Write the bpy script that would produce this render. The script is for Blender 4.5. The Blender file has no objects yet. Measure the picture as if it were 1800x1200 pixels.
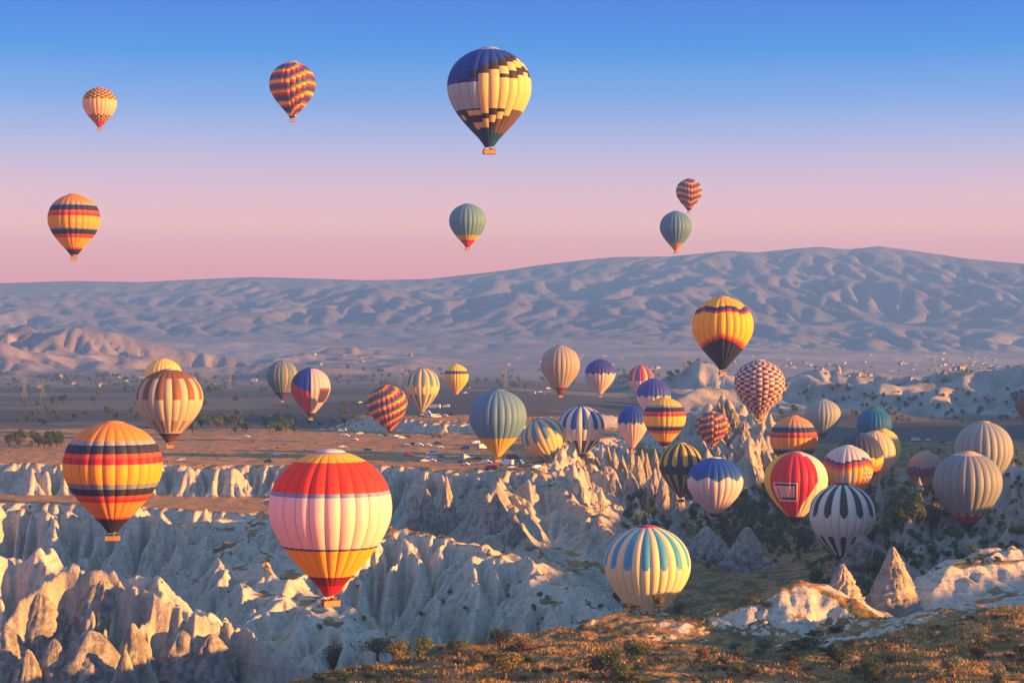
import bpy, math, random
import numpy as np

random.seed(7)
RNG = np.random.default_rng(7)
R = math.radians
scene = bpy.context.scene
COL = scene.collection

# ------------------------------------------------------------------ camera
F, HZ, CX = 3359.0, 620.0, 900.0          # focal length and horizon in photo pixels (1800 wide)
cam_d = bpy.data.cameras.new('camera')
cam_d.sensor_width = 36.0
cam_d.lens = F / 1800.0 * 36.0
cam_d.shift_y = (HZ - 600.0) / 1800.0
cam_d.clip_start = 1.0
cam_d.clip_end = 60000.0
cam = bpy.data.objects.new('camera', cam_d)
cam.location = (0, 0, 0)
cam.rotation_euler = (R(90), 0, 0)
COL.objects.link(cam)
scene.camera = cam

def W(px, py, D):
    return ((px - CX) / F * D, D, (HZ - py) / F * D)

# ------------------------------------------------------------------ sky and sun
SUN_EL, SUN_AZ = 7.5, 19.0                 # sun from the right, a little towards the viewer
sd = (math.cos(R(SUN_EL)) * math.cos(R(SUN_AZ)), -math.cos(R(SUN_EL)) * math.sin(R(SUN_AZ)), math.sin(R(SUN_EL)))
world = bpy.data.worlds.new('World')
scene.world = world
world.use_nodes = True
nt = world.node_tree
nt.nodes.clear()
out = nt.nodes.new('ShaderNodeOutputWorld')
bg = nt.nodes.new('ShaderNodeBackground')
sky = nt.nodes.new('ShaderNodeTexSky')
sky.sky_type = 'NISHITA'
sky.sun_disc = False
sky.sun_elevation = R(SUN_EL)
sky.sun_rotation = R(90 + SUN_AZ)
sky.altitude = 1000
sky.dust_density = 1.5
sky.ozone_density = 2.0
bg.inputs['Strength'].default_value = 0.31
sc_ = nt.nodes.new('ShaderNodeVectorMath'); sc_.operation = 'SCALE'; sc_.inputs['Scale'].default_value = 0.10
nt.links.new(sky.outputs[0], sc_.inputs[0])
tc = nt.nodes.new('ShaderNodeTexCoord')
sep = nt.nodes.new('ShaderNodeSeparateXYZ')
nt.links.new(tc.outputs['Generated'], sep.inputs[0])
ramp = nt.nodes.new('ShaderNodeValToRGB')
nt.links.new(sep.outputs['Z'], ramp.inputs[0])
def lin(c):
    return tuple(((v / 255) / 12.92 if v / 255 < 0.04045 else ((v / 255 + 0.055) / 1.055) ** 2.4) for v in c)
SKY = [(0.0, (1.24, 0.32, 0.29)), (0.040, (1.30, 0.36, 0.30)), (0.0655, (1.26, 0.56, 0.44)), (0.090, (0.78, 0.50, 0.60)), (0.110, (0.42, 0.43, 0.69)),
       (0.130, (0.16, 0.33, 0.70)), (0.155, (0.005, 0.23, 0.67)), (0.182, (0.0, 0.135, 0.61)), (0.28, (0.010, 0.16, 0.58)), (0.5, (0.13, 0.30, 0.56)), (1.0, (0.19, 0.35, 0.57))]
el = ramp.color_ramp.elements
while len(el) < len(SKY):
    el.new(0.5)
for e, (p, c) in zip(el, SKY):
    e.position = p
    e.color = (*c, 1)
mixs = nt.nodes.new('ShaderNodeMix'); mixs.data_type = 'RGBA'
mixs.inputs[0].default_value = 0.94
nt.links.new(sc_.outputs[0], mixs.inputs[6])
nt.links.new(ramp.outputs[0], mixs.inputs[7])
nt.links.new(mixs.outputs[2], bg.inputs['Color'])
nt.links.new(bg.outputs[0], out.inputs['Surface'])

sun_d = bpy.data.lights.new('sun', 'SUN')
sun_d.energy = 5.0
sun_d.angle = R(0.5)
sun_d.color = (1.0, 0.44, 0.09)
sun = bpy.data.objects.new('sun', sun_d)
from mathutils import Vector
sun.rotation_euler = Vector(sd).to_track_quat('Z', 'Y').to_euler()
sun.location = (300, 0, 200)
COL.objects.link(sun)

scene.view_settings.view_transform = 'Standard'
scene.view_settings.look = 'None'
scene.view_settings.exposure = 2.2
scene.view_settings.gamma = 1.0
scene.view_settings.use_curve_mapping = False
scene.render.engine = 'CYCLES'
scene.cycles.use_denoising = True
scene.cycles.max_bounces = 5
scene.cycles.diffuse_bounces = 2
scene.cycles.glossy_bounces = 2
scene.cycles.transparent_max_bounces = 6
scene.cycles.volume_bounces = 0
scene.cycles.caustics_reflective = False
scene.cycles.caustics_refractive = False

# ------------------------------------------------------------------ numpy noise
_perm = RNG.permutation(512)
_perm = np.concatenate([_perm, _perm, _perm])
_grad = np.stack([np.cos(np.arange(512) * 2.399963), np.sin(np.arange(512) * 2.399963)], 1)
def perlin(x, y):
    xi = np.floor(x).astype(np.int64); yi = np.floor(y).astype(np.int64)
    xf = x - xi; yf = y - yi
    u = xf * xf * xf * (xf * (xf * 6 - 15) + 10); v = yf * yf * yf * (yf * (yf * 6 - 15) + 10)
    def g(ix, iy, dx, dy):
        h = _perm[(_perm[ix & 511] + iy) & 511]
        gr = _grad[h]
        return gr[..., 0] * dx + gr[..., 1] * dy
    a = g(xi, yi, xf, yf); b = g(xi + 1, yi, xf - 1, yf)
    c = g(xi, yi + 1, xf, yf - 1); d = g(xi + 1, yi + 1, xf - 1, yf - 1)
    return (a + u * (b - a)) + v * ((c + u * (d - c)) - (a + u * (b - a)))
def fbm(x, y, octv=4, gain=0.5):
    s = 0; a = 1.0
    for k in range(octv):
        s = s + a * perlin(x * 2 ** k + 17.3 * k, y * 2 ** k - 9.1 * k); a *= gain
    return s
def ridged(x, y, octv=4, gain=0.5):
    s = 0; a = 1.0
    for k in range(octv):
        s = s + a * (1 - 2 * np.abs(perlin(x * 2 ** k + 31.7 * k, y * 2 ** k + 5.9 * k))); a *= gain
    return s
def smooth(a, b, t):
    t = np.clip((t - a) / (b - a), 0, 1)
    return t * t * (3 - 2 * t)

# ------------------------------------------------------------------ the lie of the land
class TPS:
    def __init__(s, pts, reg=0.0):
        p = np.array(pts, float); s.p = p[:, :2]; n = len(p)
        d = np.linalg.norm(s.p[:, None] - s.p[None], axis=2)
        K = np.where(d > 0, d * d * np.log(d + 1e-9), 0) + reg * np.eye(n)
        P = np.c_[np.ones(n), s.p]
        A = np.block([[K, P], [P.T, np.zeros((3, 3))]])
        s.w = np.linalg.solve(A, np.r_[p[:, 2], 0, 0, 0])
    def __call__(s, x, y):
        r = s.w[-3] + s.w[-2] * x + s.w[-1] * y
        for (a, b), w in zip(s.p, s.w):
            d2 = (x - a) ** 2 + (y - b) ** 2
            r = r + w * 0.5 * d2 * np.log(d2 + 1e-9)
        return r

fg_surface = TPS([W(*p) for p in [(500, 1203, 400), (700, 1155, 430), (930, 1113, 455), (1090, 1078, 478), (1200, 1128, 445),
    (1400, 1140, 440), (1540, 1100, 448), (1600, 1082, 442), (1800, 1076, 435), (900, 1200, 375), (1300, 1200, 365), (1800, 1205, 340),
    (600, 1300, 330), (1200, 1300, 320), (1800, 1300, 300), (200, 1300, 360), (200, 1260, 400), (2400, 1080, 420), (2400, 1250, 320)]], reg=20.0)
floor_surface = TPS([W(*p) for p in [(1250, 920, 930), (1330, 960, 830), (1150, 1030, 720), (1400, 880, 1080), (1600, 850, 1150), (1500, 900, 1000),
    (1700, 1010, 640), (1650, 790, 1300), (1300, 830, 1150), (1230, 800, 1250), (1900, 840, 1000), (1400, 1010, 720), (1550, 960, 800)]] +
    [(-60, 560, -112), (0, 540, -108), (-100, 560, -116), (-140, 600, -112), (-120, 690, -106), (-25, 770, -86), (20, 720, -92), (60, 640, -94), (130, 560, -86),
     (-250, 900, -76), (-250, 650, -108), (0, 1250, -60), (-300, 1250, -60), (60, 570, -96), (400, 1250, -64), (400, 600, -62)], reg=50.0)

def polydist(x, y, pts):
    """distance to a polyline, height and arc length at the nearest point"""
    best = np.full(x.shape, 1e9); bz = np.zeros(x.shape); bs = np.zeros(x.shape); acc = 0.0
    for (x0, y0, z0), (x1, y1, z1) in zip(pts[:-1], pts[1:]):
        dx, dy = x1 - x0, y1 - y0; L2 = dx * dx + dy * dy; L = math.sqrt(L2)
        t = np.clip(((x - x0) * dx + (y - y0) * dy) / L2, 0, 1)
        d = np.hypot(x - x0 - t * dx, y - y0 - t * dy)
        m = d < best
        best = np.where(m, d, best); bz = np.where(m, z0 + t * (z1 - z0), bz); bs = np.where(m, acc + t * L, bs)
        acc += L
    return best, bz, bs

def az_px(x, y):
    return x / y * F + CX

RIDGES = [  # (points px,py,D ; crest half width ; slope)
    ([(478, 903, 785), (560, 912, 740), (680, 924, 700), (760, 936, 690), (850, 957, 678), (905, 985, 660), (960, 1017, 640), (1050, 1072, 600), (1085, 1090, 585)], 1.5, 0.72),   # ridge A
    ([(935, 832, 855), (1000, 866, 820), (1050, 902, 790), (1085, 937, 765), (1112, 978, 735), (1120, 1012, 700)], 2.0, 0.75),
    ([(880, 838, 850), (866, 878, 790), (885, 915, 755), (930, 950, 725), (985, 990, 690), (1040, 1030, 660)], 1.0, 0.7),
    ([(452, 905, 790), (432, 950, 735), (470, 1000, 685), (530, 1072, 628), (590, 1122, 592)], 1.0, 0.65),
    ([(-150, 1080, 520), (0, 1100, 522), (60, 1042, 530), (120, 1006, 535), (200, 1014, 530), (262, 1052, 522), (330, 1092, 520), (420, 1104, 522), (480, 1142, 512), (550, 1188, 503)], 2.0, 1.25),
    ([(-120, 985, 600), (0, 992, 598), (90, 1000, 592), (150, 1030, 580)], 7.0, 0.9),
    ([(205, 1032, 585), (290, 1062, 570), (350, 1088, 560)], 4.0, 0.9),
    ([(1500, 1040, 625), (1560, 985, 640), (1600, 932, 660), (1630, 880, 680), (1670, 907, 690), (1720, 927, 690), (1762, 917, 700), (1810, 902, 700), (1880, 880, 700)], 1.0, 1.0),
    ([(1600, 1000, 610), (1660, 955, 640), (1720, 950, 640), (1800, 935, 640), (1880, 930, 640)], 1.0, 1.1),
    ([(1570, 1078, 492), (1620, 1032, 497), (1668, 996, 503), (1720, 992, 508), (1800, 984, 515), (2100, 960, 520)], 2.0, 0.5),
    ([(1690, 985, 530), (1740, 965, 535), (1800, 960, 540), (2000, 950, 540)], 5.0, 0.7),
    ([(1720, 1058, 478), (1770, 1045, 482), (1850, 1040, 485)], 3.0, 0.6),
    ([(1225, 1090, 470), (1300, 1058, 472), (1360, 1037, 474), (1400, 1020, 477), (1440, 1024, 477), (1490, 1052, 472), (1540, 1090, 462)], 3.0, 0.52),
    ([(1128, 1100, 462), (1165, 1088, 464), (1198, 1095, 462)], 1.0, 0.8),
    ([(1180, 905, 900), (1230, 850, 980), (1290, 800, 1080), (1340, 800, 1120)], 3.0, 0.6),     # foot of the chimneys
    ([(960, 800, 960), (1010, 830, 950), (1080, 850, 940), (1150, 860, 930)], 8.0, 0.8),
    ([(1150, 760, 1280), (1220, 740, 1240), (1290, 735, 1200), (1335, 770, 1160)], 4.0, 0.7),
]
RIDGES = [([W(*p) for p in pts], hw, sl) for pts, hw, sl in RIDGES]

M1F = np.array([(-900, 800, 935), (0, 812, 920), (250, 815, 913), (480, 818, 905), (600, 820, 898), (700, 823, 890), (800, 829, 870), (880, 834, 852), (938, 830, 858)], float)
M2F = np.array([(-900, 880, 845), (0, 882, 840), (130, 885, 835), (270, 891, 818), (330, 901, 800), (450, 898, 795), (500, 905, 780)], float)
UPF = np.array([(560, 742, 1400), (690, 748, 1290), (760, 742, 1270), (830, 738, 1260), (940, 740, 1240), (1000, 738, 1240), (1060, 715, 1400), (1110, 700, 1560)], float)
FGB = np.array([(-600, 380), (300, 390), (500, 403), (700, 434), (930, 458), (1090, 482), (1250, 480), (1550, 458), (1650, 452), (1800, 448), (3000, 440)], float)

def spurs(x, y):
    """buttresses that run downhill towards the viewer"""
    return ridged(x / 46 + 0.25 * perlin(x / 60, y / 60), y / 150, 3, 0.55)

def macro(x0, y0, warp=1.0):
    # the rims and crests wander
    x = x0 + warp * (6 * fbm(x0 / 42, y0 / 42, 3) + 1.8 * fbm(x0 / 11 + 5, y0 / 11, 2)) * smooth(452, 520, y0)
    y = y0 + warp * (8 * fbm(x0 / 38 + 50, y0 / 38, 3) + 2.2 * fbm(x0 / 10 + 90, y0 / 10, 2)) * smooth(452, 520, y0)
    px = az_px(x, y)
    fl = floor_surface(x, y)
    sp = spurs(x0, y0)
    k = 1.1                                                    # smooth maximum
    parts = []
    # car plateau
    d = (np.interp(px, M1F[:, 0], M1F[:, 2]) - y)
    dr = (px - 938) / F * y - np.clip((y - 860) * 0.14, 0, 60)
    d = np.maximum(d * 0.95, dr)
    top = -53.5 + 0.012 * (y - 900) * (y > 900) * np.clip((1300 - y) / 400, 0, 1)
    parts.append(top - np.maximum(d, 0) * 0.85 + 5.0 * sp * smooth(0, 14, d))
    # upper plateau
    d = (np.interp(px, UPF[:, 0], UPF[:, 2], left=1400) - y) + np.clip((560 - px), 0, 400) * 0.6
    dr = (px - 1110) / F * y
    d = np.maximum(d * 0.8, dr)
    parts.append(-44.5 - np.maximum(d, 0) * 0.45 + 3.5 * sp * smooth(0, 20, d))
    # left terrace
    d = np.interp(px, M2F[:, 0], M2F[:, 2]) - y
    dr = (px - 500) / F * y
    d = np.maximum(d, dr * 1.6)
    parts.append(-66.5 - np.maximum(d, 0) * 0.60 - 0.4 * np.minimum(np.maximum(d, 0), 8) + 13.0 * sp * smooth(2, 26, d))
    # plateau on the right, running on out of the frame
    d = 885 - y - np.clip((px - 1800), 0, 900) * 0.35
    dl = (1752 - px) / F * y
    db = y - 1150
    zr = -53.0 + np.clip((px - 1800) / F * y, 0, 400) * 0.02
    dd = np.maximum(d, dl)
    parts.append(zr - np.maximum(dd, 0) * 1.3 - np.maximum(db, 0) * 0.2)
    for i, (pts, hw, sl) in enumerate(RIDGES):
        z = np.full(x.shape, -500.0)
        P = np.array(pts); R_ = 110
        m = (x > P[:, 0].min() - R_) & (x < P[:, 0].max() + R_) & (y > P[:, 1].min() - R_) & (y < P[:, 1].max() + R_)
        if not m.any(): continue
        dd, bz, ss = polydist(x[m], y[m], pts)
        zz = bz - np.maximum(dd - hw, 0) * sl - 0.04 * np.minimum(dd, hw) + RAMP.get(i, 5.0) * sp[m] * smooth(2, 20, dd)
        z[m] = np.where(dd < 108, zz, -500)
        parts.append(z)
    # near hill with dry grass
    d = y - np.interp(px, FGB[:, 0], FGB[:, 1])
    parts.append(fg_surface(x, y) - np.maximum(d, 0) * 0.75)
    zmax = fl.copy()
    for z in parts: zmax = np.maximum(zmax, z)
    acc = np.exp((fl - zmax) / k)
    for z in parts: acc = acc + np.exp(np.clip((z - zmax) / k, -40, 0))
    return zmax + k * np.log(acc)
RAMP = {4: 2.0, 5: 0.5, 6: 0.5, 9: 0.3, 10: 0.4, 11: 0.4, 12: 0.8, 13: 0.5}

# profile of the far country: photo rows at distances, for a few columns
FD = np.array([1000, 1330, 1700, 2100, 2600, 3200, 4000, 5000, 6000, 7000, 8000, 9500, 11000, 14000, 20000], float)
FPX = np.array([-1200, 0, 450, 900, 1200, 1500, 1800, 3000], float)
FPY = np.array([
    [795, 753, 724, 704, 689, 677, 662, 646, 610, 575, 548, 512, 500, 530, 575],
    [795, 753, 724, 704, 689, 677, 662, 642, 605, 572, 545, 512, 499, 530, 575],
    [795, 753, 724, 704, 688, 676, 662, 642, 604, 570, 540, 500, 505, 540, 575],
    [780, 735, 708, 690, 679, 669, 655, 636, 602, 566, 530, 478, 500, 545, 580],
    [830, 780, 742, 712, 695, 682, 660, 632, 606, 572, 520, 452, 480, 540, 580],
    [840, 780, 745, 722, 705, 686, 664, 640, 618, 584, 530, 442, 470, 540, 580],
    [835, 775, 748, 722, 702, 690, 672, 648, 622, 585, 540, 466, 480, 540, 580],
    [830, 775, 748, 722, 702, 690, 672, 648, 622, 585, 545, 480, 490, 540, 580]], float)
CREST = np.array([(-1500, 490), (-200, 500), (0, 498), (130, 494), (250, 496), (330, 492), (450, 487), (560, 490), (640, 493), (750, 491), (850, 480), (900, 474), (950, 466), (1010, 459), (1080, 452),
                  (1180, 451), (1230, 446), (1280, 441), (1330, 444), (1400, 437), (1440, 434), (1490, 439), (1545, 433), (1600, 440), (1700, 455), (1800, 464), (2200, 490), (3200, 520)], float)
def far_base(x, y):
    px = az_px(x, y)
    r = np.clip(np.interp(y, FD, np.arange(len(FD))), 0, len(FD) - 1.001)
    c = np.clip(np.interp(px, FPX, np.arange(len(FPX))), 0, len(FPX) - 1.001)
    ri = r.astype(int); ci = c.astype(int); rf = r - ri; cf = c - ci
    Z = (HZ - FPY) / F * FD[None]
    z = (Z[ci, ri] * (1 - cf) + Z[ci + 1, ri] * cf) * (1 - rf) + (Z[ci, ri + 1] * (1 - cf) + Z[ci + 1, ri + 1] * cf) * rf
    return z
HILLS = [  # crest px,py,D ; slope
    ([(-700, 574, 4300), (-300, 580, 4300), (0, 588, 4300), (45, 584, 4300), (80, 592, 4280), (135, 588, 4250), (200, 599, 4250), (260, 614, 4250), (350, 635, 4250), (450, 653, 4250)], 0.28),
    ([(-200, 620, 3700), (0, 622, 3700), (60, 632, 3720), (130, 640, 3750), (230, 652, 3800)], 0.22),
    ([(500, 652, 4900), (560, 636, 4900), (620, 627, 4900), (690, 634, 4900), (790, 655, 4900)], 0.22),
    ([(1180, 672, 2500), (1220, 656, 2500), (1255, 660, 2500), (1300, 672, 2500)], 0.35),
    ([(1370, 676, 3100), (1440, 662, 3100), (1480, 664, 3100), (1540, 672, 3100), (1620, 680, 3050), (1690, 681, 3050), (1760, 684, 3050), (1900, 700, 3050)], 0.35),
    ([(1330, 700, 2100), (1400, 690, 2150), (1480, 705, 2150)], 0.25),
    ([(1560, 712, 2150), (1640, 705, 2150), (1720, 722, 2100)], 0.22),
    ([(1190, 712, 1800), (1250, 700, 1900), (1330, 712, 1900)], 0.25),
    # high ground on the right, out of the frame
    ([(3050, 540, 1450), (2650, 560, 1900), (2450, 575, 2500), (2350, 575, 3200), (2350, 590, 4000)], 0.16),
]
HILLS = [([W(*p) for p in pts], sl) for pts, sl in HILLS]
def far_z(x, y):
    z = far_base(x, y)
    n = 1 + 0.5 * fbm(x / 260, y / 260, 3)
    for pts, sl in HILLS:
        dd, bz, _ = polydist(x, y, pts)
        zz = bz - dd * sl * n
        k = 5.0
        z = z + k * np.log1p(np.exp(np.clip((zz - z) / k, -40, 60)))
    return z

# ------------------------------------------------------------------ erosion
def erode(z, cell, iters, K, m=0.5, diff=0.12, steps=120, floor_keep=None, talus=1.6):
    ny, nx = z.shape; n = nx * ny
    idx = np.arange(n).reshape(ny, nx)
    offs = [(-1, -1), (-1, 0), (-1, 1), (0, -1), (0, 1), (1, -1), (1, 0), (1, 1)]
    A = None
    for it in range(iters):
        zj = z + RNG.normal(0, 0.04 * cell, z.shape)
        zp = np.pad(zj, 1, mode='edge')
        best = np.zeros_like(z); rec = idx.copy()
        for dy, dx in offs:
            L = cell * math.hypot(dx, dy)
            s = (zj - zp[1 + dy:1 + dy + ny, 1 + dx:1 + dx + nx]) / L
            if dy: s[0 if dy < 0 else -1, :] = -1
            if dx: s[:, 0 if dx < 0 else -1] = -1
            mk = s > best
            best = np.where(mk, s, best); rec = np.where(mk, idx + dy * nx + dx, rec)
        recf = rec.ravel(); selfm = recf == np.arange(n)
        carry = np.ones(n); A = np.ones(n)
        for k in range(steps):
            carry = np.bincount(recf, weights=np.where(selfm, 0, carry), minlength=n)
            A += carry
        zr = z.ravel()[recf].reshape(z.shape)
        Ag = np.minimum(A.reshape(z.shape), 400)
        dz = K * Ag ** m * best * cell
        dz = np.minimum(dz, 0.7 * np.maximum(z - zr, 0))
        z = z - dz
        zp = np.pad(z, 1, mode='edge')
        lap = (zp[:-2, 1:-1] + zp[2:, 1:-1] + zp[1:-1, :-2] + zp[1:-1, 2:]) * 0.25 - z
        z = z + diff * lap * 2
    return z, A.reshape(z.shape)
# ------------------------------------------------------------------ near window: eroded
GX0, GY0, CELL = -310.0, 400.0, 1.1
gx = np.arange(GX0, 330.0, CELL); gy = np.arange(GY0, 1340.0, CELL)
GX, GY = np.meshgrid(gx, gy)
GZ = macro(GX, GY)
_fgd = GY - np.interp(az_px(GX, GY), FGB[:, 0], FGB[:, 1])
_rough = smooth(-10, 12, _fgd)
GZ = GZ + 0.9 * fbm(GX / 9, GY / 9, 3) * (0.3 + 0.7 * _rough)
def pinnacles(x, y, cell, h0, h1, seed, convex=False):
    """close-set pointed rocks"""
    i0 = np.floor(x / cell).astype(np.int64); j0 = np.floor(y / cell).astype(np.int64); best = np.zeros_like(x)
    for di in (-1, 0, 1):
        for dj in (-1, 0, 1):
            i = i0 + di; j = j0 + dj
            a = _perm[(_perm[(i + seed) & 511] + j) & 511] / 511.0; b = _perm[(_perm[(i + seed + 77) & 511] + j) & 511] / 511.0; c = _perm[(_perm[(i + seed + 191) & 511] + j) & 511] / 511.0
            d = np.hypot(x - (i + 0.15 + 0.7 * a) * cell, y - (j + 0.15 + 0.7 * b) * cell)
            h = h0 + (h1 - h0) * c ** 1.5; r = cell * (0.45 + 0.3 * b)
            t_ = np.clip(d / (r * (1.25 if convex else 1.0)), 0, 1)
            best = np.maximum(best, h * (1 - t_ ** 1.5) if convex else h * (1 - t_) ** (0.6 + 0.8 * a))
    return best
_tx = GX + 3.0 * fbm(GX / 16 + 7, GY / 16, 3); _ty = (GY + 4.0 * fbm(GX / 16, GY / 16 + 31, 3)) * 0.36
_pxg = az_px(GX, GY)
_t1 = smooth(620, 540, _pxg) * smooth(548, 575, GY) * smooth(785, 740, GY)
_t2 = smooth(540, 600, _pxg) * smooth(1100, 1000, _pxg) * smooth(548, 570, GY) * smooth(690, 640, GY)
GZ = GZ + _t1 * pinnacles(_tx, _ty, 14.0, 3, 8, 21, True) + _t2 * pinnacles(_tx, _ty, 11.0, 2, 7, 25, True)
EZ, GA = erode(GZ, CELL, 24, 0.085, 0.5, diff=0.04, steps=70)
def box_blur(Z, r):
    k = 2 * r + 1
    S = np.pad(Z, ((r + 1, r), (r + 1, r)), mode='edge').cumsum(0).cumsum(1)
    return (S[k:, k:] - S[:-k, k:] - S[k:, :-k] + S[:-k, :-k]) / (k * k)
_sl = np.hypot(*np.gradient(box_blur(EZ, 3), CELL))
EZ = EZ + 1.0 * smooth(0.12, 0.4, _sl) * (EZ - box_blur(box_blur(EZ, 3), 3))
_px = az_px(GX, GY); _nx = GX + 2.6 * fbm(GX / 7, GY / 7, 4); _ny = GY + 2.6 * fbm(GX / 7 + 40, GY / 7, 4)
_m1 = smooth(945, 985, _px) * smooth(1185, 1150, _px) * smooth(845, 880, GY) * smooth(1120, 1060, GY)
_m2 = smooth(1175, 1215, _px) * smooth(1390, 1350, _px) * smooth(960, 1000, GY) * smooth(1300, 1230, GY)
_m3 = smooth(1550, 1600, _px) * smooth(560, 610, GY) * smooth(735, 700, GY)
_m4 = smooth(700, 730, _px) * smooth(1000, 900, _px) * smooth(735, 755, GY) * smooth(850, 820, GY)
PIN = _m1 * pinnacles(_nx, _ny, 9.0, 3, 13, 3) + _m2 * pinnacles(_nx, _ny, 12.0, 4, 17, 5) + _m3 * pinnacles(_nx, _ny, 8.5, 2.0, 8.5, 9) + _m4 * pinnacles(_nx, _ny, 9.0, 2, 8, 11)
PINM = np.maximum.reduce([_m1, _m2, _m3, _m4])
EZ = EZ + PIN + 0.8 * PINM * (ridged(GX / 5.5, GY / 5.5, 3) - 0.4)
dK = polydist(GX, GY, RIDGES[12][0])[0]
dW_ = polydist(GX, GY, RIDGES[9][0])[0]
_er = np.maximum(_rough, 0.45 * smooth(40, 25, dK)) * (1 - 0.6 * smooth(36, 18, dK)) * (1 - 0.8 * smooth(44, 24, dW_) * smooth(545, 525, GY))
GZ = GZ * (1 - _er) + EZ * _er
GLA = np.log(GA)
CAPG = GZ - box_blur(box_blur(GZ, 6), 6)

def bil(G, x, y):
    u = np.clip((x - GX0) / CELL, 0, G.shape[1] - 1.001); v = np.clip((y - GY0) / CELL, 0, G.shape[0] - 1.001)
    i = u.astype(int); j = v.astype(int); a = u - i; b = v - j
    return (G[j, i] * (1 - a) + G[j, i + 1] * a) * (1 - b) + (G[j + 1, i] * (1 - a) + G[j + 1, i + 1] * a) * b

# wide coarse window round it
HX0, HY0, HC = -900.0, 240.0, 8.0
hx = np.arange(HX0, 3000.0, HC); hy = np.arange(HY0, 1730.0, HC)
HX, HY = np.meshgrid(hx, hy)
HZG = macro(HX, HY, 0.0) + 1.2 * fbm(HX / 40, HY / 40, 3)
def bilh(x, y):
    u = np.clip((x - HX0) / HC, 0, HZG.shape[1] - 1.001); v = np.clip((y - HY0) / HC, 0, HZG.shape[0] - 1.001)
    i = u.astype(int); j = v.astype(int); a = u - i; b = v - j
    return (HZG[j, i] * (1 - a) + HZG[j, i + 1] * a) * (1 - b) + (HZG[j + 1, i] * (1 - a) + HZG[j + 1, i + 1] * a) * b
# ------------------------------------------------------------------ far window: mountain slopes
MX0, MY0, MC = -5200.0, 4800.0, 26.0
mx = np.arange(MX0, 5200.0, MC); my = np.arange(MY0, 12000.0, MC)
MX, MY = np.meshgrid(mx, my)
MZ = far_z(MX, MY)
_up = smooth(5600, 8000, MY)
MZ = MZ + _up * (85 * fbm(MX / 1300, MY / 1000, 6, 0.58) + 18 * ridged(MX / 700, MY / 700, 4)) * (0.35 + 0.65 * smooth(9300, 8000, MY)) + (1 - _up) * 5 * fbm(MX / 500, MY / 400, 3)
MZ, MA = erode(MZ, MC, 22, 0.11, diff=0.03, steps=80)
MZ = MZ + 0.55 * (MZ - box_blur(box_blur(MZ, 3), 3))
# the skyline as the photograph has it
_cz = (HZ - np.interp(az_px(MX, MY), CREST[:, 0], CREST[:, 1])) / F * MY
_b = smooth(8200, 9400, MY)
MZ = np.minimum(MZ, (HZ - np.interp(az_px(MX, MY), CREST[:, 0], CREST[:, 1]) - 2) / F * MY)
_cr = np.exp(-((MY - 9500) / 330.0) ** 2)
MZ = MZ * (1 - _cr) + _cr * _cz
def bilm(G, x, y):
    u = np.clip((x - MX0) / MC, 0, G.shape[1] - 1.001); v = np.clip((y - MY0) / MC, 0, G.shape[0] - 1.001)
    i = u.astype(int); j = v.astype(int); a = u - i; b = v - j
    return (G[j, i] * (1 - a) + G[j, i + 1] * a) * (1 - b) + (G[j + 1, i] * (1 - a) + G[j + 1, i + 1] * a) * b

class Window:
    def __init__(s, x0, x1, y0, y1, c, amp, lam, iters, K, sharp):
        s.x0, s.y0, s.c = x0, y0, c
        X, Y = np.meshgrid(np.arange(x0, x1, c), np.arange(y0, y1, c))
        Z = far_z(X, Y); B = Z.copy()
        Z = Z + amp * (ridged(X / lam, Y / (lam * 0.8), 5, 0.55) - 0.3)
        Z, _ = erode(Z, c, iters, K, 0.5, diff=0.04, steps=60)
        Z = Z + sharp * (Z - box_blur(box_blur(Z, 3), 3))
        e = smooth(0, 14, np.minimum.reduce([X - x0, x1 - X, Y - y0, y1 - Y]) / c)
        s.d = (Z - B) * e
    def __call__(s, x, y):
        u = (x - s.x0) / s.c; v = (y - s.y0) / s.c; ny, nx = s.d.shape
        ins = (u >= 0) & (u < nx - 1.01) & (v >= 0) & (v < ny - 1.01)
        r = np.zeros_like(x)
        if ins.any():
            u, v = u[ins], v[ins]; i = u.astype(int); j = v.astype(int); a = u - i; b = v - j; G = s.d
            r[ins] = (G[j, i] * (1 - a) + G[j, i + 1] * a) * (1 - b) + (G[j + 1, i] * (1 - a) + G[j + 1, i + 1] * a) * b
        return r
WIN_BAD = Window(120, 1150, 1500, 3650, 6.0, 9.0, 210.0, 18, 0.09, 1.3)
WIN_LEFT = Window(-1750, -120, 3350, 5100, 9.0, 15.0, 420.0, 18, 0.08, 1.0)
WIN_MID = Window(-620, -60, 4500, 5300, 9.0, 8.0, 300.0, 14, 0.08, 0.9)

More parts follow.
